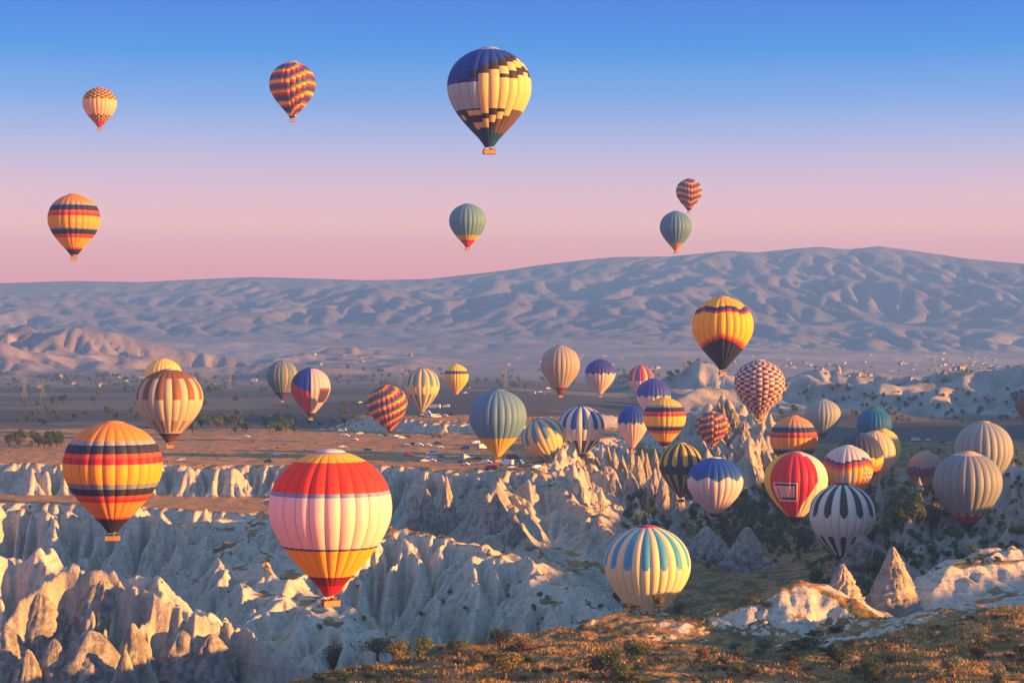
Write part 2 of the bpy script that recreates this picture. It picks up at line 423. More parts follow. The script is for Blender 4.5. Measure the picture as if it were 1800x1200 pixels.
def ground(x, y):
    x = np.asarray(x, float); y = np.asarray(y, float)
    shp = np.broadcast(x, y).shape
    x = np.broadcast_to(x, shp).ravel().copy(); y = np.broadcast_to(y, shp).ravel().copy()
    z = np.zeros_like(x)
    near = y < 1700
    if near.any():
        xn, yn = x[near], y[near]
        inw = smooth(GX0, GX0 + 25, xn) * smooth(329, 300, xn) * smooth(GY0, GY0 + 12, yn) * smooth(1338, 1315, yn)
        zn = np.zeros_like(xn)
        m = inw < 1
        if m.any():
            zz = bilh(xn[m], yn[m]) + 0.5 * fbm(xn[m] / 12, yn[m] / 12, 3)
            zn[m] = zz * (1 - inw[m])
        m = inw > 0
        if m.any():
            zn[m] += bil(GZ, xn[m], yn[m]) * inw[m]
        z[near] = zn
    fr = y > 1350
    if fr.any():
        xf, yf = x[fr], y[fr]
        zf = far_z(xf, yf) + 2.5 * fbm(xf / 160, yf / 160, 4) * smooth(900, 1500, az_px(xf, yf)) + 0.8 * fbm(xf / 300, yf / 200, 3)
        zf += WIN_BAD(xf, yf) + WIN_LEFT(xf, yf) + WIN_MID(xf, yf)
        wm = smooth(5000, 5500, yf) * smooth(11900, 11500, yf)
        m = wm > 0
        if m.any():
            zf[m] = zf[m] * (1 - wm[m]) + bilm(MZ, xf[m], yf[m]) * wm[m]
        w = smooth(1350, 1650, yf)
        z[fr] = z[fr] * (1 - w) + zf * w
    return z.reshape(shp)

def NEARM(x, y):
    return 1.5 * fbm(x / 17, y / 13, 3) * smooth(470, 440, y)
_ground0 = ground
def gz(x, y):
    return float(ground(np.array([x]), np.array([y]))[0])

# ------------------------------------------------------------------ node helpers
def mat_new(name):
    m = bpy.data.materials.new(name); m.use_nodes = True
    n = m.node_tree; n.nodes.clear()
    o = n.nodes.new('ShaderNodeOutputMaterial'); p = n.nodes.new('ShaderNodeBsdfPrincipled')
    n.links.new(p.outputs[0], o.inputs['Surface'])
    p.inputs['Roughness'].default_value = 0.9
    p.inputs['Specular IOR Level'].default_value = 0.15
    return m, n, p
class NB:
    """terse node building"""
    def __init__(s, n): s.n = n
    def new(s, t, **kw):
        x = s.n.nodes.new('ShaderNode' + t)
        for k, v in kw.items(): setattr(x, k, v)
        return x
    def val(s, sock, v):
        if isinstance(v, bpy.types.NodeSocket): s.n.links.new(v, sock)
        elif v is not None: sock.default_value = v
    def math(s, op, a, b=None, c=None, clamp=False):
        x = s.new('Math', operation=op, use_clamp=clamp)
        for i, v in enumerate((a, b, c)):
            if v is not None: s.val(x.inputs[i], v)
        return x.outputs[0]
    def mix(s, f, a, b, blend='MIX'):
        x = s.new('Mix', data_type='RGBA', blend_type=blend)
        s.val(x.inputs[0], f)
        s.val(x.inputs[6], a if isinstance(a, bpy.types.NodeSocket) else (*a, 1))
        s.val(x.inputs[7], b if isinstance(b, bpy.types.NodeSocket) else (*b, 1))
        return x.outputs[2]
    def noise(s, vec, scale, detail=4, rough=0.55, dist=0.0, out=0):
        x = s.new('TexNoise'); s.n.links.new(vec, x.inputs['Vector'])
        x.inputs['Scale'].default_value = scale; x.inputs['Detail'].default_value = detail
        x.inputs['Roughness'].default_value = rough; x.inputs['Distortion'].default_value = dist
        return x.outputs[out]
    def voro(s, vec, scale, out='Color', feature='F1'):
        x = s.new('TexVoronoi', feature=feature); s.n.links.new(vec, x.inputs['Vector']); x.inputs['Scale'].default_value = scale
        return x.outputs[out]
    def ramp(s, v, stops):
        x = s.new('ValToRGB'); s.val(x.inputs[0], v)
        e = x.color_ramp.elements
        while len(e) < len(stops): e.new(0.5)
        for q, (p, c) in zip(e, stops):
            q.position = p; q.color = (*c, 1) if len(c) == 3 else c
        return x.outputs[0]
    def step(s, v, a, b):
        x = s.new('MapRange', interpolation_type='SMOOTHSTEP'); s.val(x.inputs[0], v)
        x.inputs[1].default_value = a; x.inputs[2].default_value = b
        return x.outputs[0]
    def scale(s, vec, sx, sy, sz):
        x = s.new('Mapping'); s.n.links.new(vec, x.inputs[0]); x.inputs['Scale'].default_value = (sx, sy, sz)
        return x.outputs[0]
    def bump(s, h, strength, dist):
        x = s.new('Bump'); s.n.links.new(h, x.inputs['Height']); x.inputs['Strength'].default_value = strength; x.inputs['Distance'].default_value = dist
        return x.outputs[0]

def terrain_material(name, near):
    m, n, p = mat_new(name); b = NB(n)
    pos = b.new('NewGeometry').outputs['Position']
    at = b.new('Attribute', attribute_name='surf')
    sp = b.new('SeparateColor'); n.links.new(at.outputs['Color'], sp.inputs[0])
    tuff, veg, dark = sp.outputs[0], sp.outputs[1], sp.outputs[2]
    xyz = b.new('SeparateXYZ'); n.links.new(pos, xyz.inputs[0])
    n1 = b.noise(pos, 0.35, 6, 0.65); n2 = b.noise(pos, 0.06, 4); n3 = b.noise(pos, 2.2, 3)
    # dry soil and grass
    dry = at.outputs['Alpha']
    soil = b.ramp(n1, [(0.25, (0.14, 0.070, 0.028)), (0.5, (0.33, 0.17, 0.062)), (0.72, (0.48, 0.28, 0.11))])
    grn = b.math('MULTIPLY', b.step(b.noise(pos, 0.13, 5, 0.6), 0.47, 0.58), dry)
    soil = b.mix(b.math('MULTIPLY', grn, 0.92), soil, b.ramp(n3, [(0.3, (0.040, 0.048, 0.014)), (0.7, (0.14, 0.13, 0.035))]))
    tan = b.ramp(n1, [(0.25, (0.22, 0.10, 0.042)), (0.5, (0.42, 0.215, 0.095)), (0.75, (0.54, 0.31, 0.15))])
    soil = b.mix(b.math('SUBTRACT', 1.0, dry), soil, tan)
    # pale tuff with thin strata
    zz = b.math('ADD', xyz.outputs[2], b.math('MULTIPLY', b.math('SUBTRACT', n2, 0.5), 2.0))
    cv = b.new('CombineXYZ'); n.links.new(zz, cv.inputs[2])
    strat = b.noise(cv.outputs[0], 0.9, 3, 0.7)
    rk = b.ramp(b.noise(pos, 0.30, 7, 0.68), [(0.28, (0.30, 0.255, 0.205)), (0.46, (0.52, 0.45, 0.37)), (0.75, (0.63, 0.545, 0.445))])
    rk = b.mix(b.math('MULTIPLY', b.step(strat, 0.54, 0.63), 0.55), rk, (0.25, 0.235, 0.18))
    # dark lichen and pits
    rk = b.mix(b.math('MULTIPLY', b.step(b.noise(pos, 0.9, 6, 0.75), 0.60, 0.68), 0.6), rk, (0.13, 0.115, 0.095))
    # streaks washed down the faces
    rk = b.mix(b.math('MULTIPLY', b.step(b.noise(b.scale(pos, 0.55, 0.55, 0.05), 1.0, 5, 0.65), 0.50, 0.64), 0.42), rk, (0.21, 0.185, 0.15))
    # darker weathered rock
    dk = b.ramp(b.noise(pos, 0.5, 7, 0.7), [(0.3, (0.12, 0.105, 0.085)), (0.52, (0.25, 0.215, 0.18)), (0.72, (0.42, 0.37, 0.31))])
    rk = b.mix(dark, rk, dk)
    tf = b.step(b.math('ADD', tuff, b.math('MULTIPLY', b.math('SUBTRACT', n1, 0.5), 0.7)), 0.38, 0.58)
    c = b.mix(tf, soil, rk)
    vf = b.step(b.math('ADD', veg, b.math('MULTIPLY', b.math('SUBTRACT', b.noise(pos, 0.45, 5, 0.7), 0.5), 1.1)), 0.5, 0.68)
    c = b.mix(vf, c, b.ramp(n3, [(0.3, (0.04, 0.045, 0.02)), (0.7, (0.12, 0.115, 0.045))]))
    n.links.new(c, p.inputs['Base Color'])
    h = b.math('ADD', b.math('MULTIPLY', n1, 1.0), b.math('MULTIPLY', n3, 0.35))
    n.links.new(b.bump(h, 0.75, 1.1), p.inputs['Normal'])
    p.inputs['Roughness'].default_value = 0.95
    return m

def plain_material():
    m, n, p = mat_new('plain_ground'); b = NB(n)
    pos = b.new('NewGeometry').outputs['Position']
    at = b.new('Attribute', attribute_name='surf')
    sp = b.new('SeparateColor'); n.links.new(at.outputs['Color'], sp.inputs[0])
    n1 = b.noise(pos, 0.03, 6, 0.6)
    # fields as strips across the plain
    wv = b.new('VectorMath', operation='ADD'); n.links.new(pos, wv.inputs[0])
    nz = b.new('TexNoise'); n.links.new(pos, nz.inputs['Vector']); nz.inputs['Scale'].default_value = 0.004
    sc = b.new('VectorMath', operation='SCALE'); n.links.new(nz.outputs['Color'], sc.inputs[0]); sc.inputs['Scale'].default_value = 160
    n.links.new(sc.outputs[0], wv.inputs[1])
    fv = b.scale(wv.outputs[0], 0.0032, 0.0046, 0.0)
    cell = b.voro(fv, 1.0, 'Color')
    cs = b.new('SeparateColor'); n.links.new(cell, cs.inputs[0])
    fld = b.ramp(cs.outputs[0], [(0.0, (0.040, 0.040, 0.042)), (0.45, (0.062, 0.060, 0.058)), (0.6, (0.14, 0.115, 0.085)), (0.75, (0.08, 0.085, 0.055)), (0.9, (0.24, 0.19, 0.13))])
    fld = b.mix(b.math('MULTIPLY', n1, 0.5), fld, (0.16, 0.12, 0.08))
    scr = b.step(b.noise(pos, 0.02, 6, 0.7), 0.56, 0.66)
    fld = b.mix(b.math('MULTIPLY', scr, sp.outputs[1]), fld, (0.045, 0.05, 0.03))
    rk = b.ramp(b.noise(pos, 0.02, 7, 0.65), [(0.3, (0.15, 0.135, 0.125)), (0.5, (0.32, 0.29, 0.27)), (0.75, (0.47, 0.42, 0.385))])
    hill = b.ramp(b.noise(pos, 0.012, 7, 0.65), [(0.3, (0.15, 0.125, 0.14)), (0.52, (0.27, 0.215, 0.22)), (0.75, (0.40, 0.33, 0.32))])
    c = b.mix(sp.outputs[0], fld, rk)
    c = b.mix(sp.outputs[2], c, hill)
    n.links.new(c, p.inputs['Base Color'])
    n.links.new(b.bump(b.noise(pos, 0.05, 7, 0.7), 0.6, 6.0), p.inputs['Normal'])
    return m

def mountain_material():
    m, n, p = mat_new('mountain_ground'); b = NB(n)
    pos = b.new('NewGeometry').outputs['Position']
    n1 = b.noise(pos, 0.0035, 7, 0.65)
    c = b.ramp(n1, [(0.3, (0.105, 0.105, 0.15)), (0.5, (0.165, 0.155, 0.21)), (0.7, (0.23, 0.20, 0.25))])  # blue-violet tint: part of the haze is put into the rock colour
    cell = b.voro(b.scale(pos, 0.0022, 0.0030, 0.0), 1.0, 'Color')
    cs = b.new('SeparateColor'); n.links.new(cell, cs.inputs[0])
    at = b.new('Attribute', attribute_name='surf'); sp = b.new('SeparateColor'); n.links.new(at.outputs['Color'], sp.inputs[0])
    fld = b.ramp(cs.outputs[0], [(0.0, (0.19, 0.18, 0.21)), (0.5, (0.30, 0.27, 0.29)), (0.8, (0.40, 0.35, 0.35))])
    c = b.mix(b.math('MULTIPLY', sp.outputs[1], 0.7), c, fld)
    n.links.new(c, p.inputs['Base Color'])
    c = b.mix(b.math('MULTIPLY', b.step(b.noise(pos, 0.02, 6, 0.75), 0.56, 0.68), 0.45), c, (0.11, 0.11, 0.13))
    n.links.new(c, p.inputs['Base Color'])
    n.links.new(b.bump(b.noise(pos, 0.02, 8, 0.75), 0.8, 16.0), p.inputs['Normal'])
    return m

def grid_mesh(name, X, Y, Z, mat, surf, dry=None):
    ny, nx = X.shape
    me = bpy.data.meshes.new(name)
    co = np.stack([X, Y, Z], -1).reshape(-1, 3).astype(np.float32)
    me.vertices.add(len(co)); me.vertices.foreach_set('co', co.ravel())
    i = np.arange(nx * ny).reshape(ny, nx)
    q = np.stack([i[:-1, :-1], i[:-1, 1:], i[1:, 1:], i[1:, :-1]], -1).reshape(-1, 4).astype(np.int32)
    nf = len(q)
    me.loops.add(nf * 4); me.loops.foreach_set('vertex_index', q.ravel())
    me.polygons.add(nf); me.polygons.foreach_set('loop_start', np.arange(nf, dtype=np.int32) * 4)
    try: me.polygons.foreach_set('loop_total', np.full(nf, 4, np.int32))
    except Exception: pass
    me.polygons.foreach_set('use_smooth', np.ones(nf, bool))
    a = me.attributes.new('surf', 'FLOAT_COLOR', 'POINT')
    a.data.foreach_set('color', np.concatenate([surf.reshape(-1, 3), np.ones((nx * ny, 1)) if dry is None else dry.reshape(-1, 1)], 1).astype(np.float32).ravel())
    me.update()
    me.materials.append(mat)
    o = bpy.data.objects.new(name, me); COL.objects.link(o)
    o['kind'] = 'structure'
    return o

PXC = np.concatenate([np.linspace(-2600, -80, 60, endpoint=False), np.arange(-80, 1880, 2.7), np.linspace(1882, 2500, 50)])
AZ = (PXC - CX) / F
FARC = np.where((PXC > -400) & (PXC < 2160) & ((np.arange(len(PXC)) % 2 == 0) | (PXC < -80) | (PXC > 1880)))[0]
def slopes(X, Y, Z):
    # slope magnitude from the sheet itself
    dxc = np.gradient(X, axis=1); dzc = np.gradient(Z, axis=1); dyr = np.gradient(Y, axis=0); dzr = np.gradient(Z, axis=0); dxr = np.gradient(X, axis=0); dyc = np.gradient(Y, axis=1)
    det = dxc * dyr - dxr * dyc
    zx = (dzc * dyr - dzr * dyc) / det; zy = (dzr * dxc - dzc * dxr) / det
    return np.hypot(zx, zy), zx, zy

def sheet(y0, y1, t):
    Y = y0[None, :] + (y1 - y0)[None, :] * t[:, None]
    X = AZ[None, :] * Y
    return X, Y

yb = np.interp(PXC, FGB[:, 0], FGB[:, 1]) + 10
class Coarse:
    def __init__(s, fn, x0=-420., x1=660., y0=380., y1=1360., c=4.0):
        s.x0, s.y0, s.c = x0, y0, c
        X, Y = np.meshgrid(np.arange(x0, x1, c), np.arange(y0, y1, c)); s.G = fn(X, Y)
    def __call__(s, x, y):
        G = s.G
        u = np.clip((x - s.x0) / s.c, 0, G.shape[1] - 1.001); v = np.clip((y - s.y0) / s.c, 0, G.shape[0] - 1.001)
        i = u.astype(int); j = v.astype(int); a = u - i; b = v - j
        return (G[j, i] * (1 - a) + G[j, i + 1] * a) * (1 - b) + (G[j + 1, i] * (1 - a) + G[j + 1, i + 1] * a) * b
# ---- near hill
X, Y = sheet(np.full_like(PXC, 255.0), yb, np.linspace(0, 1, 230) ** 0.9)
Z = ground(X, Y)
inf = (PXC > -80) & (PXC < 1880)
Z = Z + 0.5 * fbm(X / 3.1, Y / 3.1, 3) + NEARM(X, Y)
S, zx, zy = slopes(X, Y, Z)
PX = az_px(X, Y)
dK, _, _ = polydist(X, Y, RIDGES[12][0]); dK2, _, _ = polydist(X, Y, RIDGES[13][0]); dW, _, _ = polydist(X, Y, RIDGES[9][0])
tuff = smooth(0.29, 0.48, S) * np.maximum(smooth(36, 27, dK) * smooth(2, 5, dK), smooth(13, 8, dK2))
tuff = tuff + 0.12 * smooth(0.4, 0.7, S)
surf = np.stack([tuff, np.zeros_like(tuff) + 0.1, np.zeros_like(tuff)], -1)
MAT_NEAR = terrain_material('dry_grass_and_tuff', True)
fgo = grid_mesh('foreground_hill', X, Y, Z, MAT_NEAR, surf)
# ---- the dissected valley
t = np.concatenate([np.linspace(0, 0.42, 610, endpoint=False), np.linspace(0.42, 1, 260)])
X, Y = sheet(yb, np.full_like(PXC, 1345.0), t)
Z = ground(X, Y)
Z[0] = ground(X[:1], Y[:1])[0] + 0.5 * fbm(X[:1] / 3.1, Y[:1] / 3.1, 3)[0]
la = bil(GLA, X, Y) * ((X > GX0) & (X < 328))
S, zx, zy = slopes(X, Y, Z)
PX = az_px(X, Y)
def _darkf(X, Y):
    dN, dR1, dR2, dB1, dB2 = (polydist(X, Y, RIDGES[k][0])[0] for k in (4, 7, 8, 1, 2))
    return np.maximum.reduce([smooth(34, 18, dN) * 0.5, smooth(50, 30, dR1) * 0.7, smooth(40, 25, dR2) * 0.65, smooth(26, 12, dB2) * 0.4, smooth(20, 8, dB1) * 0.3])
dark = np.maximum(Coarse(_darkf)(X, Y), bil(_m2, X, Y) * 0.35)
rockn = fbm(X / 7, Y / 7, 4)
Z = Z + dark * (1.0 * ridged(X / 6.5, Y / 6.5, 4) - 0.2) * smooth(0, 6, Y - yb[None, :])
tuff = smooth(0.26, 0.50, S + 0.14 * rockn)
tuff = np.maximum(tuff, dark * 0.9)
tuff = np.maximum(tuff, 0.75 * smooth(640, 560, PX) * smooth(810, 770, Y) * smooth(0.05, 0.3, S + 0.2 * rockn))
fl = Coarse(floor_surface)(X, Y)
lowf = smooth(7, 2, Z - fl) * smooth(980, 1060, PX)
veg = np.clip(0.50 * smooth(1.6, 3.6, la) * smooth(0.15, 0.4, S) + 0.42 * smooth(0.02, 0.4, fbm(X / 22, Y / 22, 4)) * smooth(0.9, 0.5, S), 0, 0.66)
veg = np.maximum(veg, 0.52 * lowf)
tuff = np.maximum(tuff * (1 - 0.7 * lowf), bil(PINM, X, Y) * smooth(0.3, 0.6, S))
capg = bil(CAPG, X, Y)
tuff = tuff * (1 - 0.8 * smooth(0.7, 1.9, capg + 0.5 * rockn) * smooth(640, 690, Y) * smooth(1.1, 0.6, S))
surf = np.stack([tuff, veg, dark], -1)
plateau = np.maximum.reduce([smooth(-62, -58, Z) * smooth(840, 870, Y), smooth(760, 790, Y) * smooth(520, 480, PX)])
vto = grid_mesh('valley_terrain', X, Y, Z, MAT_NEAR, surf, 1 - 0.85 * plateau)
# ---- plain
rows = np.concatenate([np.linspace(1345, 2400, 210, endpoint=False), np.geomspace(2400, 5300, 190)])
t = (rows - 1345) / (5300 - 1345)
X, Y = sheet(np.full_like(PXC, 1345.0), np.full_like(PXC, 5300.0), t)
X, Y = X[:, FARC], Y[:, FARC]
Z = ground(X, Y); S, zx, zy = slopes(X, Y, Z); PX = az_px(X, Y)
pale = smooth(1130, 1220, PX) * smooth(1500, 1750, Y) * smooth(3700, 3200, Y) * smooth(0.03, 0.12, S + 0.05 * fbm(X / 60, Y / 60, 3))
pale = np.maximum(pale, smooth(560, 700, PX) * smooth(1130, 1090, PX) * smooth(1700, 1500, Y) * smooth(0.12, 0.3, S))
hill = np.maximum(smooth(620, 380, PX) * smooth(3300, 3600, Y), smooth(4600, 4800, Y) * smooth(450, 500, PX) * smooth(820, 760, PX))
hill = np.maximum(hill, smooth(2900, 3900, Y))  # whole far plain pales with distance: haze put into the ground colour
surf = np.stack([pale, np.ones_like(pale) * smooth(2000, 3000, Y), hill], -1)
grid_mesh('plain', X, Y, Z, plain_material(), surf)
# ---- mountain
rows = np.concatenate([np.linspace(5300, 9800, 330, endpoint=False), np.linspace(9800, 10400, 10)])
t = (rows - 5300) / (10400 - 5300)
X, Y = sheet(np.full_like(PXC, 5300.0), np.full_like(PXC, 10400.0), t)
X, Y = X[:, FARC], Y[:, FARC]
Z = ground(X, Y)
Z = Z + (2.5 * ridged(X / 130, Y / 130, 3) + 2.0 * fbm(X / 45, Y / 45, 3)) * smooth(5300, 6500, Y) * (1 - 0.7 * np.exp(-((Y - 9500) / 200.0) ** 2))
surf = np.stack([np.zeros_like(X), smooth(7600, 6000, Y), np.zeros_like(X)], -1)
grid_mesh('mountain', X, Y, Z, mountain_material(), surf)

# ---- the hill on the right, out of the frame, that keeps the low sun off the valley floor
hx_, hy_ = np.meshgrid(np.arange(330, 1300, 6.0), np.arange(-260, 1330, 6.0))
base_ = bilh(hx_, np.maximum(hy_, 245))
crest_ = 8.0 - 11.0 * smooth(620, 860, hy_) + 4.5 * fbm(hy_ / 70, hx_ * 0 + 3.3, 2) + 2.5 * fbm(hy_ / 16, hx_ * 0 + 8.1, 3)
hz_ = crest_ - np.abs(hx_ - 620 - 25 * fbm(hy_ / 120, hx_ / 300, 2)) * 0.14 + 1.2 * fbm(hx_ / 14, hy_ / 14, 3)
hz_ = np.maximum(hz_, base_ - 3)
m_ = smooth(0.46, 0.40, hx_ / np.maximum(hy_, 1.0)) * (hy_ > 0)
hz_ = hz_ * (1 - m_) + (base_ - 4) * m_
grid_mesh('right_hillside', hx_, hy_, hz_, MAT_NEAR, np.stack([hz_ * 0, hz_ * 0 + 0.1, hz_ * 0], -1))
# ------------------------------------------------------------------ object helpers
def tag(o, label=None, cat=None, group=None, kind=None):
    if label: o['label'] = label
    if cat: o['category'] = cat
    if group: o['group'] = group
    if kind: o['kind'] = kind
    return o
def empty(name, loc, rz=0.0):
    o = bpy.data.objects.new(name, None); o.empty_display_size = 0.5
    o.location = loc; o.rotation_euler = (0, 0, rz); COL.objects.link(o)
    return o
def obj(name, me, parent=None, mat=None):
    if mat is not None and not me.materials: me.materials.append(mat)
    o = bpy.data.objects.new(name, me); COL.objects.link(o)
    if parent is not None: o.parent = parent
    return o
class MB:
    """collects shapes into one mesh"""
    def __init__(s): s.v = []; s.f = []; s.mi = []; s.cur = 0
    def add(s, v, f):
        b = len(s.v); s.v += [tuple(p) for p in v]; s.f += [tuple(b + i for i in q) for q in f]; s.mi += [s.cur] * len(f)
    def box(s, c, d, taper=1.0, rz=0.0):
        hx, hy, hz = d[0] / 2, d[1] / 2, d[2] / 2
        v = []
        for z, k in ((-hz, 1.0), (hz, taper)):
            for x, y in ((-hx, -hy), (hx, -hy), (hx, hy), (-hx, hy)):
                x, y = x * k, y * k
                v.append((c[0] + x * math.cos(rz) - y * math.sin(rz), c[1] + x * math.sin(rz) + y * math.cos(rz), c[2] + z))
        s.add(v, [(3, 2, 1, 0), (4, 5, 6, 7), (0, 1, 5, 4), (1, 2, 6, 5), (2, 3, 7, 6), (3, 0, 4, 7)])
    def tube(s, p0, p1, r0, r1=None, n=6, caps=True):
        r1 = r0 if r1 is None else r1
        a = Vector(p0); b = Vector(p1); d = (b - a).normalized()
        u = d.orthogonal().normalized(); w = d.cross(u)
        v = []
        for c, r in ((a, r0), (b, r1)):
            for i in range(n):
                t = 2 * math.pi * i / n
                v.append(c + u * (r * math.cos(t)) + w * (r * math.sin(t)))
        f = [(i, (i + 1) % n, n + (i + 1) % n, n + i) for i in range(n)]
        if caps: f += [tuple(range(n - 1, -1, -1)), tuple(range(n, 2 * n))]
        s.add(v, f)
    def lathe(s, prof, n=12, c=(0, 0, 0), sx=1.0, sy=1.0):
        v = []; m = len(prof)
        for r, z in prof:
            for i in range(n):
                t = 2 * math.pi * i / n
                v.append((c[0] + sx * r * math.cos(t), c[1] + sy * r * math.sin(t), c[2] + z))
        f = [(j * n + i, j * n + (i + 1) % n, (j + 1) * n + (i + 1) % n, (j + 1) * n + i) for j in range(m - 1) for i in range(n)]
        f += [tuple(range(n - 1, -1, -1)), tuple((m - 1) * n + i for i in range(n))]
        s.add(v, f)
    def mesh(s, name, mats=None, smooth_=False):
        me = bpy.data.meshes.new(name); me.from_pydata(s.v, [], s.f)
        if mats:
            for m in (mats if isinstance(mats, (list, tuple)) else [mats]): me.materials.append(m)
            me.polygons.foreach_set('material_index', s.mi)
        if smooth_: me.polygons.foreach_set('use_smooth', [True] * len(s.f))
        me.update()
        return me
def simple_mat(name, col, rough=0.6, spec=0.3, var=0.25, scale=3.0, metal=0.0, bump=0.0):
    m, n, p = mat_new(name); b = NB(n)
    tc = b.new('TexCoord').outputs['Object']
    f = b.noise(tc, scale, 4)
    lo = tuple(c * (1 - var) for c in col); hi = tuple(min(1, c * (1 + var)) for c in col)
    n.links.new(b.ramp(f, [(0.3, lo), (0.7, hi)]), p.inputs['Base Color'])
    p.inputs['Roughness'].default_value = rough; p.inputs['Specular IOR Level'].default_value = spec; p.inputs['Metallic'].default_value = metal
    if bump: n.links.new(b.bump(f, bump, 0.1), p.inputs['Normal'])
    return m

def copy_tree(o, parent=None):
    c = o.copy(); COL.objects.link(c)
    if parent is not None: c.parent = parent
    for ch in o.children: copy_tree(ch, c)
    return c

# where does the view through a photo point meet the ground
_RAYD = np.concatenate([np.arange(300, 1345, 2.0), np.arange(1345, 3000, 8), np.arange(3000, 7000, 30)])
_RPX = np.arange(-60, 1861, 4.0)
_RX = (_RPX[None, :] - CX) / F * _RAYD[:, None]
_RYY = np.broadcast_to(_RAYD[:, None], _RX.shape)
_RZ = ground(_RX, _RYY) + NEARM(_RX, _RYY) * (_RYY < 475)
def hit(px, py, dmin=300.0):
    u = (px - _RPX[0]) / 4.0; i = int(np.clip(u, 0, len(_RPX) - 2)); f = u - i
    z = _RZ[:, i] * (1 - f) + _RZ[:, i + 1] * f
    ray = (HZ - py) / F * _RAYD
    ok = np.where((z >= ray) & (_RAYD >= dmin))[0]
    if len(ok) == 0: return None
    i = ok[0]
    return ((px - CX) / F * _RAYD[i], _RAYD[i], z[i])
def gz(x, y):
    if y < 300 or abs(az_px(x, y) - 900) > 955: return float(ground(np.array([x]), np.array([y]))[0])
    u = (az_px(x, y) - _RPX[0]) / 4.0; i = int(u); f = u - i
    j = int(np.clip(np.searchsorted(_RAYD, y) - 1, 0, len(_RAYD) - 2)); g = (y - _RAYD[j]) / (_RAYD[j + 1] - _RAYD[j])
    return float((_RZ[j, i] * (1 - f) + _RZ[j, i + 1] * f) * (1 - g) + (_RZ[j + 1, i] * (1 - f) + _RZ[j + 1, i + 1] * f) * g)

# ------------------------------------------------------------------ balloons
def fabric_material():
    m, n, p = mat_new('balloon_fabric'); b = NB(n)
    at = b.new('Attribute', attribute_name='Col')
    tc = b.new('TexCoord').outputs['Object']
    nz = b.noise(tc, 0.6, 4)
    c = b.mix(b.math('MULTIPLY', nz, 0.07), at.outputs['Color'], (0.25, 0.22, 0.2))
    n.links.new(c, p.inputs['Base Color'])
    p.inputs['Roughness'].default_value = 0.55; p.inputs['Specular IOR Level'].default_value = 0.25
    sepo = b.new('SeparateXYZ'); n.links.new(tc, sepo.inputs[0])
    seam = b.math('ABSOLUTE', b.math('SINE', b.math('MULTIPLY', sepo.outputs[2], 2.6)))
    hh = b.math('ADD', b.math('MULTIPLY', b.math('POWER', seam, 0.4), 0.4), b.noise(tc, 1.4, 3))
    n.links.new(b.bump(hh, 0.12, 0.35), p.inputs['Normal'])
    tr = b.new('BsdfTranslucent'); n.links.new(c, tr.inputs['Color'])
    mx = b.new('MixShader'); mx.inputs[0].default_value = 0.28
    o = [q for q in n.nodes if q.type == 'OUTPUT_MATERIAL'][0]
    n.links.new(p.outputs[0], mx.inputs[1]); n.links.new(tr.outputs[0], mx.inputs[2]); n.links.new(mx.outputs[0], o.inputs['Surface'])
    return m
FABRIC = fabric_material()
def wicker_material():
    m, n, p = mat_new('wicker'); b = NB(n)
    tc = b.new('TexCoord').outputs['Object']
    br = b.new('TexBrick'); n.links.new(tc, br.inputs['Vector']); br.inputs['Scale'].default_value = 6.0
    br.inputs['Color1'].default_value = (0.30, 0.17, 0.06, 1); br.inputs['Color2'].default_value = (0.42, 0.25, 0.09, 1); br.inputs['Mortar'].default_value = (0.12, 0.06, 0.02, 1)
    n.links.new(br.outputs['Color'], p.inputs['Base Color']); p.inputs['Roughness'].default_value = 0.7
    return m
WICKER = wicker_material()
LEATHER = simple_mat('rim_leather', (0.05, 0.03, 0.02), 0.5)
STEEL = simple_mat('burner_steel', (0.35, 0.34, 0.33), 0.35, 0.5, 0.15, 6, 0.8)
ROPE = simple_mat('cable', (0.05, 0.045, 0.04), 0.6)

PV = np.array([0, 0.012, 0.03, 0.06, 0.10, 0.15, 0.21, 0.28, 0.35, 0.42, 0.5, 0.58, 0.66, 0.74, 0.82, 0.9, 0.95, 1.0])
PR = np.array([0, 0.20, 0.335, 0.49, 0.64, 0.77, 0.875, 0.95, 0.99, 1.0, 0.975, 0.905, 0.80, 0.665, 0.51, 0.34, 0.235, 0.15])
def prof(v, sq=0.0):
    # smooth curve through the outline
    i = np.clip(np.searchsorted(PV, v) - 1, 0, len(PV) - 2)
    h = PV[i + 1] - PV[i]; t = (v - PV[i]) / h
    m = np.gradient(PR, PV)
    r = (2 * t ** 3 - 3 * t ** 2 + 1) * PR[i] + (t ** 3 - 2 * t ** 2 + t) * h * m[i] + (-2 * t ** 3 + 3 * t ** 2) * PR[i + 1] + (t ** 3 - t ** 2) * h * m[i + 1]
    return r

